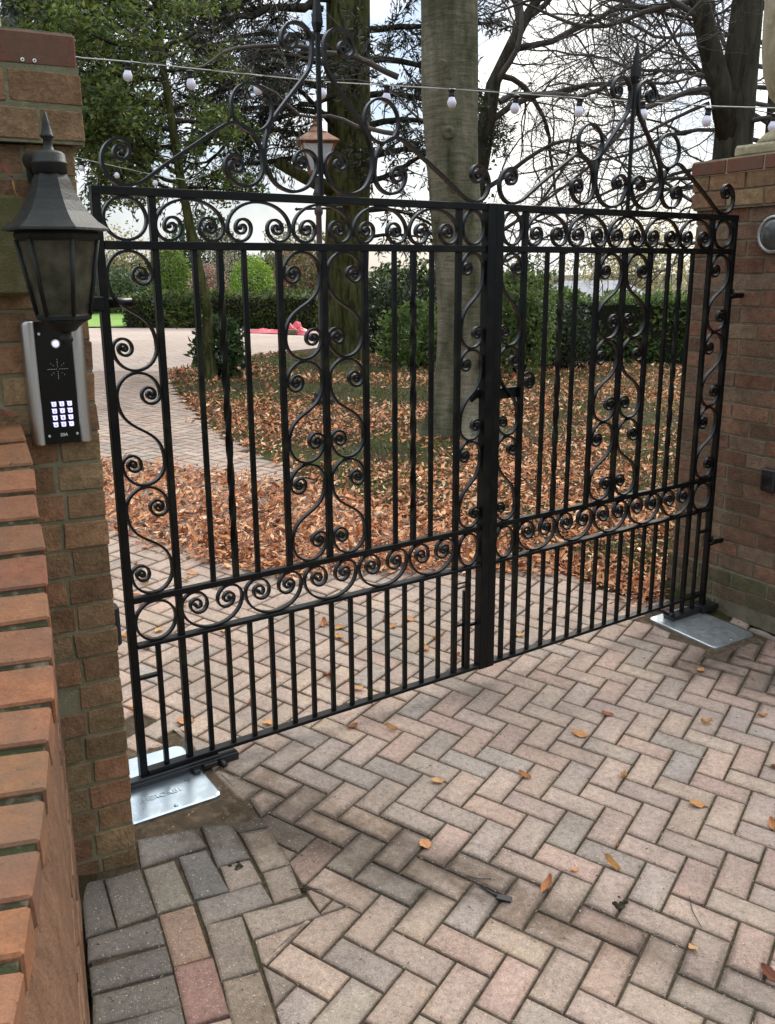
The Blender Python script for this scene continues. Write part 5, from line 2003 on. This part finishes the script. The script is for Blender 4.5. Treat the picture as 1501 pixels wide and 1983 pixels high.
for pts, d in tips:
    for q0, q1 in zip(pts[:-1], pts[1:]):
        for _ in range(5):
            q = q0.lerp(q1, rng.random())
            P.append((q.x + rng.gauss(0, .06), q.y + rng.gauss(0, .06), q.z + rng.gauss(0, .05)))
foliage('crown', P, 0.092, 0.038, [(0.105, 0.155, 0.032), (0.065, 0.108, 0.024), (0.155, 0.20, 0.042), (0.045, 0.075, 0.02), (0.19, 0.215, 0.055)], M['leaf'], tl, tilt=0.7)

# ---- grey green conifer at the top left, behind
rng.seed(81)
tg = thing('conifer_tree', 'grey green conifer high above the left brick pier', 'tree', (-6.6, 18, Gf(-6.6, 18)))
m = MB()
tree_trunk(m, [(-6.6, 18, Gf(-6.6, 18) - 0.1), (-6.6, 18, 4), (-6.5, 18, 12)], [0.32, 0.28, 0.1], 12)
m.build('trunk', M['bark_dark'], tg)
mbr, tips = MB(), []
for k in range(24):
    z = 4.9 + 0.18 * k
    az = R(rng.uniform(-110, 60))
    grow(mbr, (-6.6, 18, z), (math.cos(az), math.sin(az), 0.05), 0.05, 2.9, 0, stC, tips)
mbr.build('boughs', M['bark_dark'], tg)
P, D = [], []
for pts, d in tips:
    for q0, q1 in zip(pts[:-1], pts[1:]):
        for _ in range(3):
            q = q0.lerp(q1, rng.random())
            P.append(tuple(q)); dd = (q1 - q0).normalized()
            D.append(tuple(dd * 0.8 + Vector((rng.gauss(0, .7), rng.gauss(0, .7), rng.gauss(-0.3, .5)))))
foliage('crown', P, 0.17, 0.03, [(0.07, 0.09, 0.065), (0.045, 0.062, 0.045), (0.09, 0.11, 0.075)], M['needle'], tg, np.array(D))


def blob_points(n, c, r, flat=0.0, rough=0.22, shell=0.35, seed=0):
    out = []
    c = np.array(c); r = np.array(r)
    while len(out) < n:
        d = nr.normal(size=3); d /= np.linalg.norm(d)
        k = 1 + rough * (mnoise.noise((d[0] * 2.2 + seed, d[1] * 2.2, d[2] * 2.2)) + 0.5 * mnoise.noise((d[0] * 5 + seed, d[1] * 5, d[2] * 5)))
        q = c + d * r * k * (1 - shell * nr.random() ** 1.6)
        if q[2] > flat: out.append(q)
    return out


def shrub(label, c, r, cols, n, leaf, name='shrub', cat='shrub', group=None, mat='leaf', rough=0.25, shell=0.4, w_=0.55, var=0.3):
    cx, cy, cz = c
    g = Gf(cx, cy)
    t = thing(name, label, cat, (cx, cy, g), group)
    m = MB()
    for k in range(7):
        a = rng.uniform(0, 2 * PI)
        e_ = Vector((cx + 0.6 * r[0] * math.cos(a), cy + 0.6 * r[1] * math.sin(a), cz + 0.3 * r[2]))
        b = Vector((cx + 0.08 * r[0] * math.cos(a), cy + 0.08 * r[1] * math.sin(a), g - 0.05))
        m.tube([b, b.lerp(e_, 0.5) + Vector((0, 0, 0.1 * r[2])), e_], [0.03, 0.022, 0.008], 5)
    m.build('stems', M['bark_dark'], t)
    foliage('foliage', blob_points(n, c, r, g + 0.02, rough, shell, rng.uniform(0, 50)), leaf, leaf * w_, cols, M[mat], t, var=var)
    return t


rng.seed(90)
GREEN = [(0.119, 0.187, 0.049), (0.080, 0.134, 0.038), (0.181, 0.250, 0.065)]
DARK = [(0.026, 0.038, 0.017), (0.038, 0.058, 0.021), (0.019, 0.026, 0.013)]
shrub('glossy dark green laurel bush at the foot of the leaning evergreen trunk', (-2.33, 12.9, 0.68), (0.36, 0.36, 0.48), [(0.055, 0.099, 0.032), (0.080, 0.136, 0.038), (0.035, 0.060, 0.022)], 1500, 0.11, 'laurel_bush')
shrub('mid green laurel bush right of the ridged conifer trunk', (0.50, 15.6, 0.62), (0.62, 0.6, 0.62), GREEN, 2000, 0.12, 'laurel_bush')
shrub('shrub coloured black for the shaded recess between the ridged trunk and the laurel', (-0.05, 18.2, 0.75), (0.9, 0.6, 0.75), DARK, 1800, 0.12, 'shrub')  # the shade of a dark recess is put into the leaf colour
shrub('tall loose laurel right of the gate meeting stile', (2.2, 15.2, 0.92), (0.62, 0.55, 0.95), GREEN + [(0.119, 0.159, 0.048)], 2600, 0.12, 'laurel_bush', shell=0.7)
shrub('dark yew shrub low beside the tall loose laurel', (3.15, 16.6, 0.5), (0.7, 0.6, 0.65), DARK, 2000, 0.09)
shrub('bright green clipped dome topiary behind the box hedge', (-3.84, 27, 1.35), (0.62, 0.62, 0.84), [(0.215, 0.335, 0.045), (0.159, 0.263, 0.035), (0.271, 0.399, 0.055)], 3000, 0.11, 'topiary', 'topiary', rough=0.05, shell=0.12, w_=0.4)
shrub('russet and green shrub left of the lamp post', (-2.3, 25.6, 1.35), (0.75, 0.7, 1.1), [(0.136, 0.143, 0.055), (0.240, 0.136, 0.080), (0.096, 0.119, 0.040), (0.319, 0.176, 0.119)], 2600, 0.12)
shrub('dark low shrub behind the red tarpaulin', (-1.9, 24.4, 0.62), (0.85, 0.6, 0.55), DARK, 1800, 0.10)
shrub('dusky pink flowering shrub left of the topiary', (-5.15, 27.3, 1.35), (0.6, 0.5, 0.62), [(0.478, 0.255, 0.223), (0.350, 0.208, 0.176), (0.176, 0.176, 0.096)], 1800, 0.10)
shrub('yellow green cone conifer behind the box hedge', (-6.85, 30, 1.6), (0.62, 0.6, 1.15), [(0.176, 0.240, 0.048), (0.127, 0.183, 0.040)], 2400, 0.13, 'dwarf_conifer', 'conifer')
shrub('dark blue green evergreen behind the leaning trunk', (-6.4, 33.5, 2.0), (1.5, 1.2, 1.75), [(0.038, 0.067, 0.032), (0.054, 0.087, 0.041), (0.028, 0.048, 0.026)], 4200, 0.17)
shrub('tawny bare shrub farthest left beyond the lawn', (-9.6, 34, 1.9), (1.3, 1.2, 1.6), [(0.319, 0.271, 0.136), (0.414, 0.335, 0.112), (0.208, 0.208, 0.112), (0.255, 0.208, 0.143)], 2200, 0.13, shell=0.8)
shrub('grey green rhododendron beyond the lawn under the tawny shrub', (-9.3, 31.5, 1.05), (1.35, 0.9, 0.95), [(0.080, 0.119, 0.055), (0.119, 0.168, 0.080), (0.055, 0.087, 0.040)], 2800, 0.15, 'rhododendron')
shrub('pale twiggy shrub behind the pink flowering one', (-5.2, 31, 2.0), (0.95, 0.8, 1.1), [(0.319, 0.271, 0.208), (0.414, 0.350, 0.271), (0.240, 0.223, 0.143)], 1500, 0.11, shell=0.9, w_=0.25)
shrub('olive shrub behind the topiary and the russet shrub', (-3.0, 33, 2.0), (1.5, 1.0, 1.3), [(0.159, 0.159, 0.064), (0.240, 0.208, 0.096), (0.119, 0.136, 0.048)], 3000, 0.15, shell=0.7)
shrub('cream and ochre autumn tree beyond the slate roof', (13.6, 50, 1.6), (4.2, 2, 2.6), [(0.590, 0.542, 0.319), (0.478, 0.431, 0.240), (0.382, 0.367, 0.208)], 3800, 0.26, 'autumn_tree', 'tree', shell=0.8)
shrub('grey green conifer to the right of the slate roof', (13.0, 36, 0.2), (1.4, 1.2, 1.7), [(0.096, 0.119, 0.080), (0.136, 0.159, 0.096)], 2600, 0.17, 'dwarf_conifer', 'conifer')
shrub('hazy green thicket left of the slate roof', (3.5, 30, 0.3), (1.3, 1.2, 1.5), [(0.119, 0.143, 0.072), (0.168, 0.183, 0.096), (0.080, 0.104, 0.048)], 3600, 0.16, shell=0.7)
shrub('dark shrub mass behind the conifer trunk', (0.9, 21.5, 0.95), (1.5, 0.8, 1.1), DARK + GREEN[:1], 3200, 0.14)


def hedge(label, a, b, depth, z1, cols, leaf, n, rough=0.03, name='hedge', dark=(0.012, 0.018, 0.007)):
    a, b = Vector(a), Vector(b)
    d = (b - a); L = d.length; d.normalize()
    nn = Vector((-d.y, d.x))
    c = (a + b) / 2 + nn * (depth / 2)
    z0 = min(Gf(a.x, a.y), Gf(b.x, b.y)) - 0.05
    t = thing(name, label, 'hedge', (c.x, c.y, z0))
    P = []
    for _ in range(n):
        u, v, h = rng.random(), rng.random(), rng.random()
        f = rng.random()
        if f < 0.55: v = abs(rng.gauss(0, 0.06))
        elif f < 0.85: h = 1 - abs(rng.gauss(0, 0.05))
        elif f < 0.93: u = abs(rng.gauss(0, 0.02)) * (1 if rng.random() < .5 else -1) % 1
        q = a + d * (u * L) + nn * (v * depth)
        zz = z0 + h * (z1 - z0)
        k = rough * 6 * mnoise.noise((q.x * 1.3, zz * 1.6, q.y))
        P.append((q.x - nn.x * k, q.y - nn.y * k, zz + k * (0.9 if h > 0.8 else 0.2)))
    foliage('foliage', P, leaf, leaf * 0.55, cols, M['leaf'], t)
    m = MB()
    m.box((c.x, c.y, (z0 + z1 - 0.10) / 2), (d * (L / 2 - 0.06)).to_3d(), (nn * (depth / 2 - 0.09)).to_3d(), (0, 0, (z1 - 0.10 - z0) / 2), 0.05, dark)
    m.build('dark_core', M['leaf'], t)  # plain dark core box that makes the hedge opaque
    return t


hedge('dark clipped box hedge along the far edge of the drive', (-6.75, 23.75), (-1.75, 23.35), 1.1, 1.20, [(0.058, 0.094, 0.025), (0.085, 0.124, 0.031), (0.039, 0.058, 0.018), (0.137, 0.176, 0.039)], 0.10, 9000)
hedge('long laurel hedge behind the leafy ground right of the gate', (2.4, 18.2), (9.5, 17.0), 1.4, 1.22, [(0.101, 0.167, 0.042), (0.150, 0.228, 0.057), (0.063, 0.101, 0.030), (0.203, 0.290, 0.074)], 0.12, 13000, 0.06)
hedge('far boundary hedge behind the lawn shrubs', (-30, 40), (-1, 39), 2.0, 2.3, [(0.058, 0.078, 0.033), (0.091, 0.111, 0.046), (0.130, 0.124, 0.065)], 0.22, 7000, 0.12)
hedge('far green boundary hedge behind the trunks', (-0.8, 30), (5.0, 29), 2.0, 1.55, [(0.039, 0.058, 0.023), (0.065, 0.085, 0.033)], 0.2, 5000, 0.12)

# ---- bungalow beyond the hedge
hz = Gf(8.8, 40) - 0.1
hs = thing('bungalow', 'grey slate roofed bungalow beyond the laurel hedge', 'house', (8.8, 40, hz))
m = MB()
m.box((8.8, 40, (hz + 0.5) / 2), (2.15, 0, 0), (0, 2.0, 0), (0, 0, (0.5 - hz) / 2))
m.build('wall', M['render'], hs)
m = MB()
ex, ey, ez, rz = 2.45, 2.3, 0.48, 1.30
P = [(8.8 - ex, 40 - ey, ez), (8.8 + ex, 40 - ey, ez), (8.8 + ex, 40 + ey, ez), (8.8 - ex, 40 + ey, ez), (8.8 - 1.25, 40, rz), (8.8 + 1.25, 40, rz)]
m.add(P, [(0, 1, 5, 4), (1, 2, 5), (2, 3, 4, 5), (3, 0, 4), (3, 2, 1, 0)])
m.build('roof', M['roof'], hs)
for x in (7.6, 10.0):
    m = MB(); m.box((x, 37.99, -0.35), (0.5, 0, 0), (0, 0.03, 0), (0, 0, 0.45)); wf = m.build('window', M['white_print'], hs)
    m = MB(); m.box((x, 37.955, -0.35), (0.44, 0, 0), (0, 0.008, 0), (0, 0, 0.39)); m.build('pane', M['pane'], wf)

# ---- red tarpaulin heap
def tarp():
    V, F = [], []
    nx, ny = 60, 26
    for i in range(nx + 1):
        for j in range(ny + 1):
            u, v = i / nx, j / ny
            x = -3.30 + 1.55 * u + 0.06 * mnoise.noise((u * 5, v * 4, 2))
            y = 21.75 + 0.85 * v + 0.1 * mnoise.noise((u * 4, v * 3, 7)) - 0.35 * u
            bump = 0.07 * (1 - u) + 0.20 * math.exp(-((u - 0.78) / 0.2) ** 2)
            e_ = min(1, 5 * min(u, 1 - u), 4 * min(v, 1 - v))
            z = Gf(x, y) + 0.02 + e_ * bump * (0.75 + 0.9 * mnoise.noise((u * 7, v * 5, 1)) + 0.45 * mnoise.noise((u * 17, v * 11, 4)))
            V.append((x, y, max(z, Gf(x, y) + 0.012)))
    for i in range(nx):
        for j in range(ny):
            k = i * (ny + 1) + j
            F.append((k, k + ny + 1, k + ny + 2, k + 1))
    m = MB(); m.add(V, F, smooth=True)
    o = m.build('tarpaulin', M['tarp'], None, (-2.5, 22, Gf(-2.5, 22)), fix=True)
    tag(o, 'crumpled bright red tarpaulin lying at the edge of the drive', 'tarpaulin')


tarp()
m = MB()
m.box((-2.22, 21.52, Gf(-2.22, 21.52) + 0.065), (0.15, -0.01, 0), (0.01, 0.06, 0), (0, 0, 0.055), 0.008)
tag(m.build('timber_block', M['wood'], None, (-2.22, 21.52, Gf(-2.22, 21.52))), 'grey weathered block of timber in front of the red tarpaulin', 'timber block')

# ==================================================================== FALLEN LEAVES, GRASS, DEBRIS
BAND = [(-3.6, 7.6), (-2.3, 7.35), (-1.3, 7.05), (-0.75, 6.85), (0.4, 6.4), (1.2, 5.4), (1.0, 4.95), (0.45, 4.98), (-0.1, 4.85), (-0.55, 4.70), (-1.0, 4.9), (-1.45, 5.1), (-1.9, 5.6), (-3.2, 5.9)]
DRYC = [(0.613, 0.275, 0.117), (0.511, 0.204, 0.094), (0.715, 0.408, 0.218), (0.332, 0.133, 0.065), (0.740, 0.521, 0.327), (0.192, 0.091, 0.055), (0.638, 0.296, 0.125), (0.268, 0.120, 0.065), (0.435, 0.176, 0.086)]


def leaf_litter():
    P, sz = [], []
    r2_ = random.Random(3)
    tries = 0
    while len(P) < 76000 and tries < 1100000:
        tries += 1
        y = 4.55 + (17.5 - 4.55) * (r2_.random() ** 1.7)
        half = 0.48 * y + 1.2
        x = r2_.uniform(-half, half)
        if y > 9 and x < -4.2: continue
        inp = in_poly(x, y, PATH)
        nz1 = mnoise.noise((x * 0.55, y * 0.55, 5)) + 0.5 * mnoise.noise((x * 1.9, y * 1.9, 9))
        if inp:
            if in_poly(x, y, BAND):
                d = poly_dist(x, y, BAND)
                pr = min(1, 0.2 + d / 0.22) * min(1, 0.75 + 0.7 * nz1 + d * 1.2)
            else:
                d = poly_dist(x, y, PATH)
                pr = 0.10 * math.exp(-d / 0.12)
        else:
            if in_poly(x, y, COURT): pr = 0.006
            elif x < -2.0 and y < 10 and x < -4: pr = 0.3
            else:
                pr = 0.60 + 1.3 * nz1
                if x > 0.6: pr += 0.42 - 0.035 * max(0, y - 9)
                dA = math.hypot(x + 0.4, (y - 13.6) * 0.55)
                if dA < 2.2: pr -= 0.55 * (1 - dA / 2.2)
                if x < -0.4 and 8.2 < y < 12: pr -= 0.05
                if y > 14.5 and x < 0.6: pr -= 0.25
                if x > 0.75 and y < 5.75: pr *= 0.16 + 0.5 * max(0, nz1)
        if (x - PR.x - 0.3) ** 2 + (y - PR.y) ** 2 < 0.3: continue
        if r2_.random() > pr: continue
        P.append((x, y)); sz.append(1.0)
    P = np.array(P)
    n = len(P)
    z = G(P[:, 0], P[:, 1]) + 0.012 + nr.random(n) * 0.022
    P3_ = np.column_stack([P, z])
    L = 0.044 * np.clip(nr.lognormal(-0.05, 0.38, n), 0.3, 1.7) * (1 + 0.05 * np.maximum(P[:, 1] - 7, 0))
    Wd = L * nr.uniform(0.30, 0.62, n)
    D = nr.normal(size=(n, 3)); D[:, 2] *= 0.45
    D /= np.linalg.norm(D, axis=1, keepdims=True)
    # mostly lying flat: side vector close to horizontal
    S = np.column_stack([-D[:, 1], D[:, 0], nr.normal(size=n) * 0.35]); S /= np.linalg.norm(S, axis=1, keepdims=True)
    Nn = np.cross(D, S); Nn *= np.sign(Nn[:, 2:3] + 1e-6)
    fold = (nr.uniform(-0.15, 0.45, n))[:, None]
    L_, W_ = L[:, None], Wd[:, None]
    b = P3_
    mid = b + D * L_ * 0.5
    V = np.stack([b, mid - S * W_ * 0.5 + Nn * W_ * fold, mid + D * L_ * 0.0, b + D * L_ + Nn * L_ * nr.uniform(-0.1, 0.35, (n, 1)), mid + S * W_ * 0.5 + Nn * W_ * fold], 1).reshape(-1, 3)
    i = np.arange(n)[:, None] * 5
    Fc = np.concatenate([i + np.array([[0, 1, 2]]), i + np.array([[1, 3, 2]]), i + np.array([[0, 2, 4]]), i + np.array([[2, 3, 4]])], 0)
    cols = np.array(DRYC)[nr.integers(0, len(DRYC), n)] * nr.uniform(0.75, 1.25, (n, 1))
    C = np.repeat(cols, 5, 0)
    o = npmesh('fallen_leaves', V, Fc, C, M['dry'])
    tag(o, 'carpet of dry orange brown leaves drifted over path and ground', 'leaves', kind='stuff')


leaf_litter()


def grass():
    r3 = random.Random(8)
    P = []
    tries = 0
    while len(P) < 26000 and tries < 300000:
        tries += 1
        y = 4.6 + (17 - 4.6) * (r3.random() ** 1.5)
        half = 0.48 * y + 1
        x = r3.uniform(-half, half)
        if in_poly(x, y, PATH) or in_poly(x, y, COURT): continue
        q = mnoise.noise((x * 0.55, y * 0.55, 5)) + 0.5 * mnoise.noise((x * 1.9, y * 1.9, 9))
        pr = 0.35 - 0.9 * q
        if y > 12.5: pr += 0.35
        if x > 0.9 and y < 5.6: pr += 0.4
        if r3.random() > pr: continue
        P.append((x, y))
    P = np.array(P); n = len(P)
    z = G(P[:, 0], P[:, 1]) + 0.01
    D = nr.normal(size=(n, 3)) * 0.55; D[:, 2] = 1
    V, Fc = leaf_geo(np.column_stack([P, z]), 0.05 * nr.uniform(0.5, 1.4, n), 0.007 + 0.0009 * P[:, 1], D, 0.1)
    o = npmesh('grass', V, Fc, leaf_cols(n, [(0.085, 0.115, 0.026), (0.115, 0.14, 0.036), (0.06, 0.08, 0.02), (0.15, 0.145, 0.06)]), M['grass'])
    tag(o, 'short thin grass growing through the leaf litter', 'grass', kind='stuff')


grass()


def grit():
    """straw, seed husks and grit caught in the joints of the paving"""
    r4 = random.Random(12)
    P, D, L, W_ = [], [], [], []
    while len(P) < 6500:
        x, y = r4.uniform(-0.8, 2.4), r4.uniform(1.3, 4.6)
        i = r4.randint(-30, 30)
        # snap to a joint line of the lattice
        q = Vector((x, y)) - LAT
        a, b = q.dot(E1) / MOD, q.dot(E2) / MOD
        along = r4.random() < 0.5
        if r4.random() < 0.92:
            if along: b = round(b) + r4.gauss(0, 0.05)
            else: a = round(a) + r4.gauss(0, 0.05)
        p = LAT + E1 * (a * MOD) + E2 * (b * MOD)
        d = (E1 if along else E2)
        d = Vector((d.x, d.y, 0)) + Vector((r4.gauss(0, .5), r4.gauss(0, .5), r4.gauss(0, .12)))
        P.append((p.x, p.y, Gf(p.x, p.y) + 0.0005)); D.append(tuple(d))
        L.append(r4.uniform(0.004, 0.020)); W_.append(r4.uniform(0.0012, 0.0035))
    P = np.array(P); n = len(P)
    V, Fc = leaf_geo(P, np.array(L), np.array(W_), np.array(D), 0.2)
    o = npmesh('joint_debris', V, Fc, leaf_cols(n, [(0.38, 0.30, 0.18), (0.22, 0.15, 0.085), (0.07, 0.05, 0.033), (0.5, 0.43, 0.3), (0.05, 0.04, 0.03), (0.06, 0.05, 0.03)]), M['dry'])
    tag(o, 'straw bits and grit caught in the joints of the front paving', 'grit', kind='stuff')


grit()


def dry_leaf_mesh(seed, curl, asp, col, cut=0.0):
    r5 = random.Random(seed)
    V, F, C = [], [], []
    nu, nv = 10, 4
    for i in range(nu + 1):
        u = i / nu
        hw = asp * 0.5 * (math.sin(PI * min(1, u * 0.94 + 0.03)) ** 0.72) * (1 - 0.25 * u) * (1 + 0.10 * math.sin(u * 21 + seed))
        for j in range(-nv, nv + 1):
            v = j / nv
            x = u - 0.5
            y = v * hw * (1 - cut * (1 if (v > 0 and u > 0.6) else 0))
            z = 0.10 * abs(v) ** 1.4 * curl + 0.28 * curl * (x * x) + 0.03 * math.sin(u * 9 + seed + v * 2) * abs(v)
            V.append((x, y, z))
            k = 1 - 0.3 * (1 if j == 0 else 0) + r5.uniform(-0.08, 0.08)
            C.append(tuple(q * k for q in col))
    w2 = 2 * nv + 1
    for i in range(nu):
        for j in range(w2 - 1):
            k = i * w2 + j
            F.append((k, k + w2, k + w2 + 1, k + 1))
    b = len(V)
    for q in ((-0.5, -0.012, 0.07 * curl), (-0.5, 0.012, 0.07 * curl), (-0.72, 0.008, 0.03 + 0.1 * curl), (-0.72, -0.008, 0.03 + 0.1 * curl)):
        V.append(q); C.append(tuple(k * 0.6 for k in col))
    F.append((b, b + 1, b + 2, b + 3))
    me = bpy.data.meshes.new('dry_leaf')
    me.from_pydata(V, [], F)
    at = me.color_attributes.new('Col', 'FLOAT_COLOR', 'POINT')
    buf = np.ones((len(V), 4), np.float32); buf[:, :3] = np.array(C)
    at.data.foreach_set('color', buf.ravel())
    me.polygons.foreach_set('use_smooth', [True] * len(F))
    me.materials.append(M['dry'])
    return me


LM = [dry_leaf_mesh(1, 0.9, 0.72, (0.50, 0.25, 0.10)), dry_leaf_mesh(2, 1.6, 0.55, (0.44, 0.20, 0.085)), dry_leaf_mesh(3, 0.5, 0.85, (0.55, 0.26, 0.12)),
      dry_leaf_mesh(4, 2.2, 0.45, (0.52, 0.29, 0.11)), dry_leaf_mesh(5, 1.2, 0.65, (0.33, 0.13, 0.06)), dry_leaf_mesh(6, 1.0, 0.7, (0.58, 0.34, 0.15), 0.5), dry_leaf_mesh(7, 0.8, 0.6, (0.16, 0.055, 0.03))]
base_leaf = None


def lay_leaf(mesh, x, y, size, rz, tilt, label, group):
    global base_leaf
    if base_leaf is None:
        o = bpy.data.objects.new('fallen_leaf', mesh)
        base_leaf = o
    else:
        o = base_leaf.copy()
        o.data = mesh
    COL.objects.link(o)
    o.location = (x, y, Gf(x, y) + 0.004 + 0.10 * size * abs(tilt))
    o.rotation_euler = (tilt * 0.6, tilt, rz)
    o.scale = (size, size, size)
    ORG[o.name] = Vector(o.location)
    tag(o, label, 'leaf', group)
    return o


FRONT = [
    (0.173, 2.906, 0.052, 0.2, 5, 0.15, 'notched orange leaf lying alone on the paving in front of the near leaf'),
    (0.491, 2.961, 0.050, 2.6, 1, -0.3, 'tilted orange brown leaf below the foot of the gate meeting stile'),
    (0.856, 2.982, 0.056, 1.1, 3, 0.3, 'curled yellow orange leaf beside a small dark twig crumb'),
    (0.114, 2.556, 0.050, -1.2, 2, 0.05, 'flat round orange leaf lying on the damp stain'),
    (0.480, 2.383, 0.064, 0.9, 1, -0.5, 'long pointed leaf standing on edge right of the black plastic strip'),
    (0.697, 2.494, 0.062, -0.8, 3, 0.5, 'folded brown leaf with upright tip in the middle right of the paving'),
    (0.577, 2.465, 0.026, 0.3, 2, 0.1, 'tiny round tan leaf between the pointed leaf and the folded leaf'),
    (1.079, 2.830, 0.060, 0.1, 0, 0.25, 'flattened pale orange leaf right of the folded brown leaf'),
    (0.845, 2.153, 0.042, 1.8, 5, 0.3, 'small yellow leaf in a dirty joint near the bottom right corner'),
    (1.306, 2.733, 0.050, 1.4, 1, -0.4, 'orange leaf standing at the right hand photo edge'),
    (0.756, 3.263, 0.068, -0.5, 0, 0.15, 'long flat tan leaf in front of the far leaf bottom rail'),
    (0.904, 3.430, 0.050, -0.2, 4, 0.2, 'thin brown leaf just behind the long flat tan leaf'),
    (1.301, 3.398, 0.060, 0.4, 3, 0.2, 'orange leaf with a dark red stalk scrap beside it'),
    (1.439, 3.872, 0.052, 1.0, 0, 0.1, 'orange leaf nearest to the dull ground plate on the right'),
    (1.029, 2.071, 0.060, -0.9, 6, 0.4, 'dark red leaf at the lower right photo edge'),
    (-0.143, 3.250, 0.050, 0.7, 4, 0.05, 'dull pinkish leaf close in front of the near leaf bottom rail'),
    (0.007, 3.247, 0.050, -0.4, 3, 0.35, 'curled gold leaf right of the dull pinkish leaf by the bottom rail'),
    (1.568, 3.478, 0.046, 0.2, 1, 0.15, 'orange leaf on the paving below the right pier corner'),
    (1.459, 3.094, 0.046, 1.3, 6, 0.3, 'small dark brown leaf at the right photo edge above the standing leaf'),
    (0.738, 2.589, 0.024, 1.5, 3, 0.4, 'tiny straw coloured husk leaf above the folded brown leaf'),
]
for x, y, s, rz, k, tl_, lab in FRONT:
    lay_leaf(LM[k], x, y, s, rz, tl_, lab, 'single leaves on the front paving')
r6 = random.Random(19)
cnt = 0
while cnt < 46:
    x, y = r6.uniform(-1.6, 1.4), r6.uniform(3.0, 5.2)
    if not in_poly(x, y, PATH): continue
    if (Vector((x, y)) - H0).dot(ng0) < 0.12: continue
    lay_leaf(LM[r6.choice([0, 1, 2, 3, 4, 5])], x, y, r6.uniform(0.045, 0.07), r6.uniform(0, 6.28), r6.uniform(-0.4, 0.4), 'dry brown leaf lying loose on the paving just behind the gates', 'loose leaves behind the gates')
    cnt += 1
# leaves caught by the lantern and on the low wall
o = lay_leaf(LM[6], -0.905, 2.315, 0.05, 0.4, 0.5, 'dark russet leaf lodged on top of the swept red coping', None)
q = on_left(-0.168, 0.03, 1.945); o.location = o.location
o.location = (-0.965, 2.30, 1.372)
o = lay_leaf(LM[6], 0, 0, 0.045, 0.4, 0.9, 'crumpled red brown leaf caught in cobweb above the stone block', None)
o.location = on_left(-0.172, 0.04, 1.955)
o = lay_leaf(LM[0], 0, 0, 0.036, 1.2, 1.3, 'small orange leaf hanging just above the green stone block', None)
o.location = on_left(-0.158, 0.045, 1.915)

# ---- odds and ends on the paving
m = MB()
b0 = Vector((0.30, 2.345, Gf(0.30, 2.345) + 0.006))
m.tube([(0.272, 2.375, Gf(0.272, 2.375) + 0.004), (0.290, 2.352, Gf(0.29, 2.352) + 0.007), (0.318, 2.331, Gf(0.318, 2.331) + 0.006)], [0.002, 0.0035, 0.004], 6)
m.box((0.338, 2.322, Gf(0.338, 2.322) + 0.006), (0.021, -0.008, 0), (0.004, 0.0095, 0.001), (0, 0, 0.003), 0.001)
tag(m.build('plastic_strip', M['black'], None, (0.30, 2.34, Gf(0.3, 2.34))), 'black plastic tie strip lying on the damp paving', 'plastic strip')


def clod(label, x, y, r, seed):
    m = MB()
    rr = random.Random(seed)
    for k in range(9):
        a, d = rr.uniform(0, 6.28), abs(rr.gauss(0, r * 0.6))
        px_, py_ = x + d * math.cos(a), y + d * math.sin(a) * 1.6
        s = r * rr.uniform(0.25, 0.6)
        m.lathe((px_, py_, Gf(px_, py_) - 0.001), [(s, 0), (s * 1.05, s * 0.3), (s * 0.6, s * 0.75), (0.0005, s * 0.9)], 7, rot=rr.random(), col=(1, 1, 1))
    tag(m.build('soil_crumbs', M['mortar_moss'], None, (x, y, Gf(x, y))), label, 'soil crumbs')


clod('dark scrap of soil and moss in a joint on the right half of the paving', 0.685, 2.316, 0.020, 1)
clod('dark curled soil scrap with a dead stalk left of the damp stain', -0.25, 2.337, 0.014, 2)
clod('dark soil scrap on the pinkish block nearest the left plate', -0.463, 2.415, 0.014, 3)
m = MB()
m.tube([(-0.295, 2.325, Gf(-0.295, 2.325) + 0.003), (-0.25, 2.33, Gf(-0.25, 2.33) + 0.010), (-0.20, 2.328, Gf(-0.2, 2.328) + 0.003)], [0.001, 0.0015, 0.001], 5)
tag(m.build('dead_stalk', M['twig'], None, (-0.25, 2.33, Gf(-0.25, 2.33))), 'thin dead stalk lying across the soil scrap left of the stain', 'twig')
m = MB()
m.tube([(0.905, 2.37, Gf(0.905, 2.37) + 0.002), (0.893, 2.30, Gf(0.893, 2.30) + 0.006), (0.90, 2.24, Gf(0.9, 2.24) + 0.003)], [0.0008, 0.0014, 0.001], 5)
tag(m.build('thin_twig', M['twig'], None, (0.9, 2.3, Gf(0.9, 2.3))), 'thin dry twig above the small yellow leaf at lower right', 'twig')
m = MB()
m.tube([(0.235, 2.42, Gf(0.235, 2.42) + 0.002), (0.27, 2.405, Gf(0.27, 2.405) + 0.004), (0.31, 2.41, Gf(0.31, 2.41) + 0.002)], [0.001, 0.0016, 0.001], 5)
tag(m.build('thin_twig', M['twig'], None, (0.27, 2.41, Gf(0.27, 2.41))), 'short dark twig lying just above the black plastic strip', 'twig')
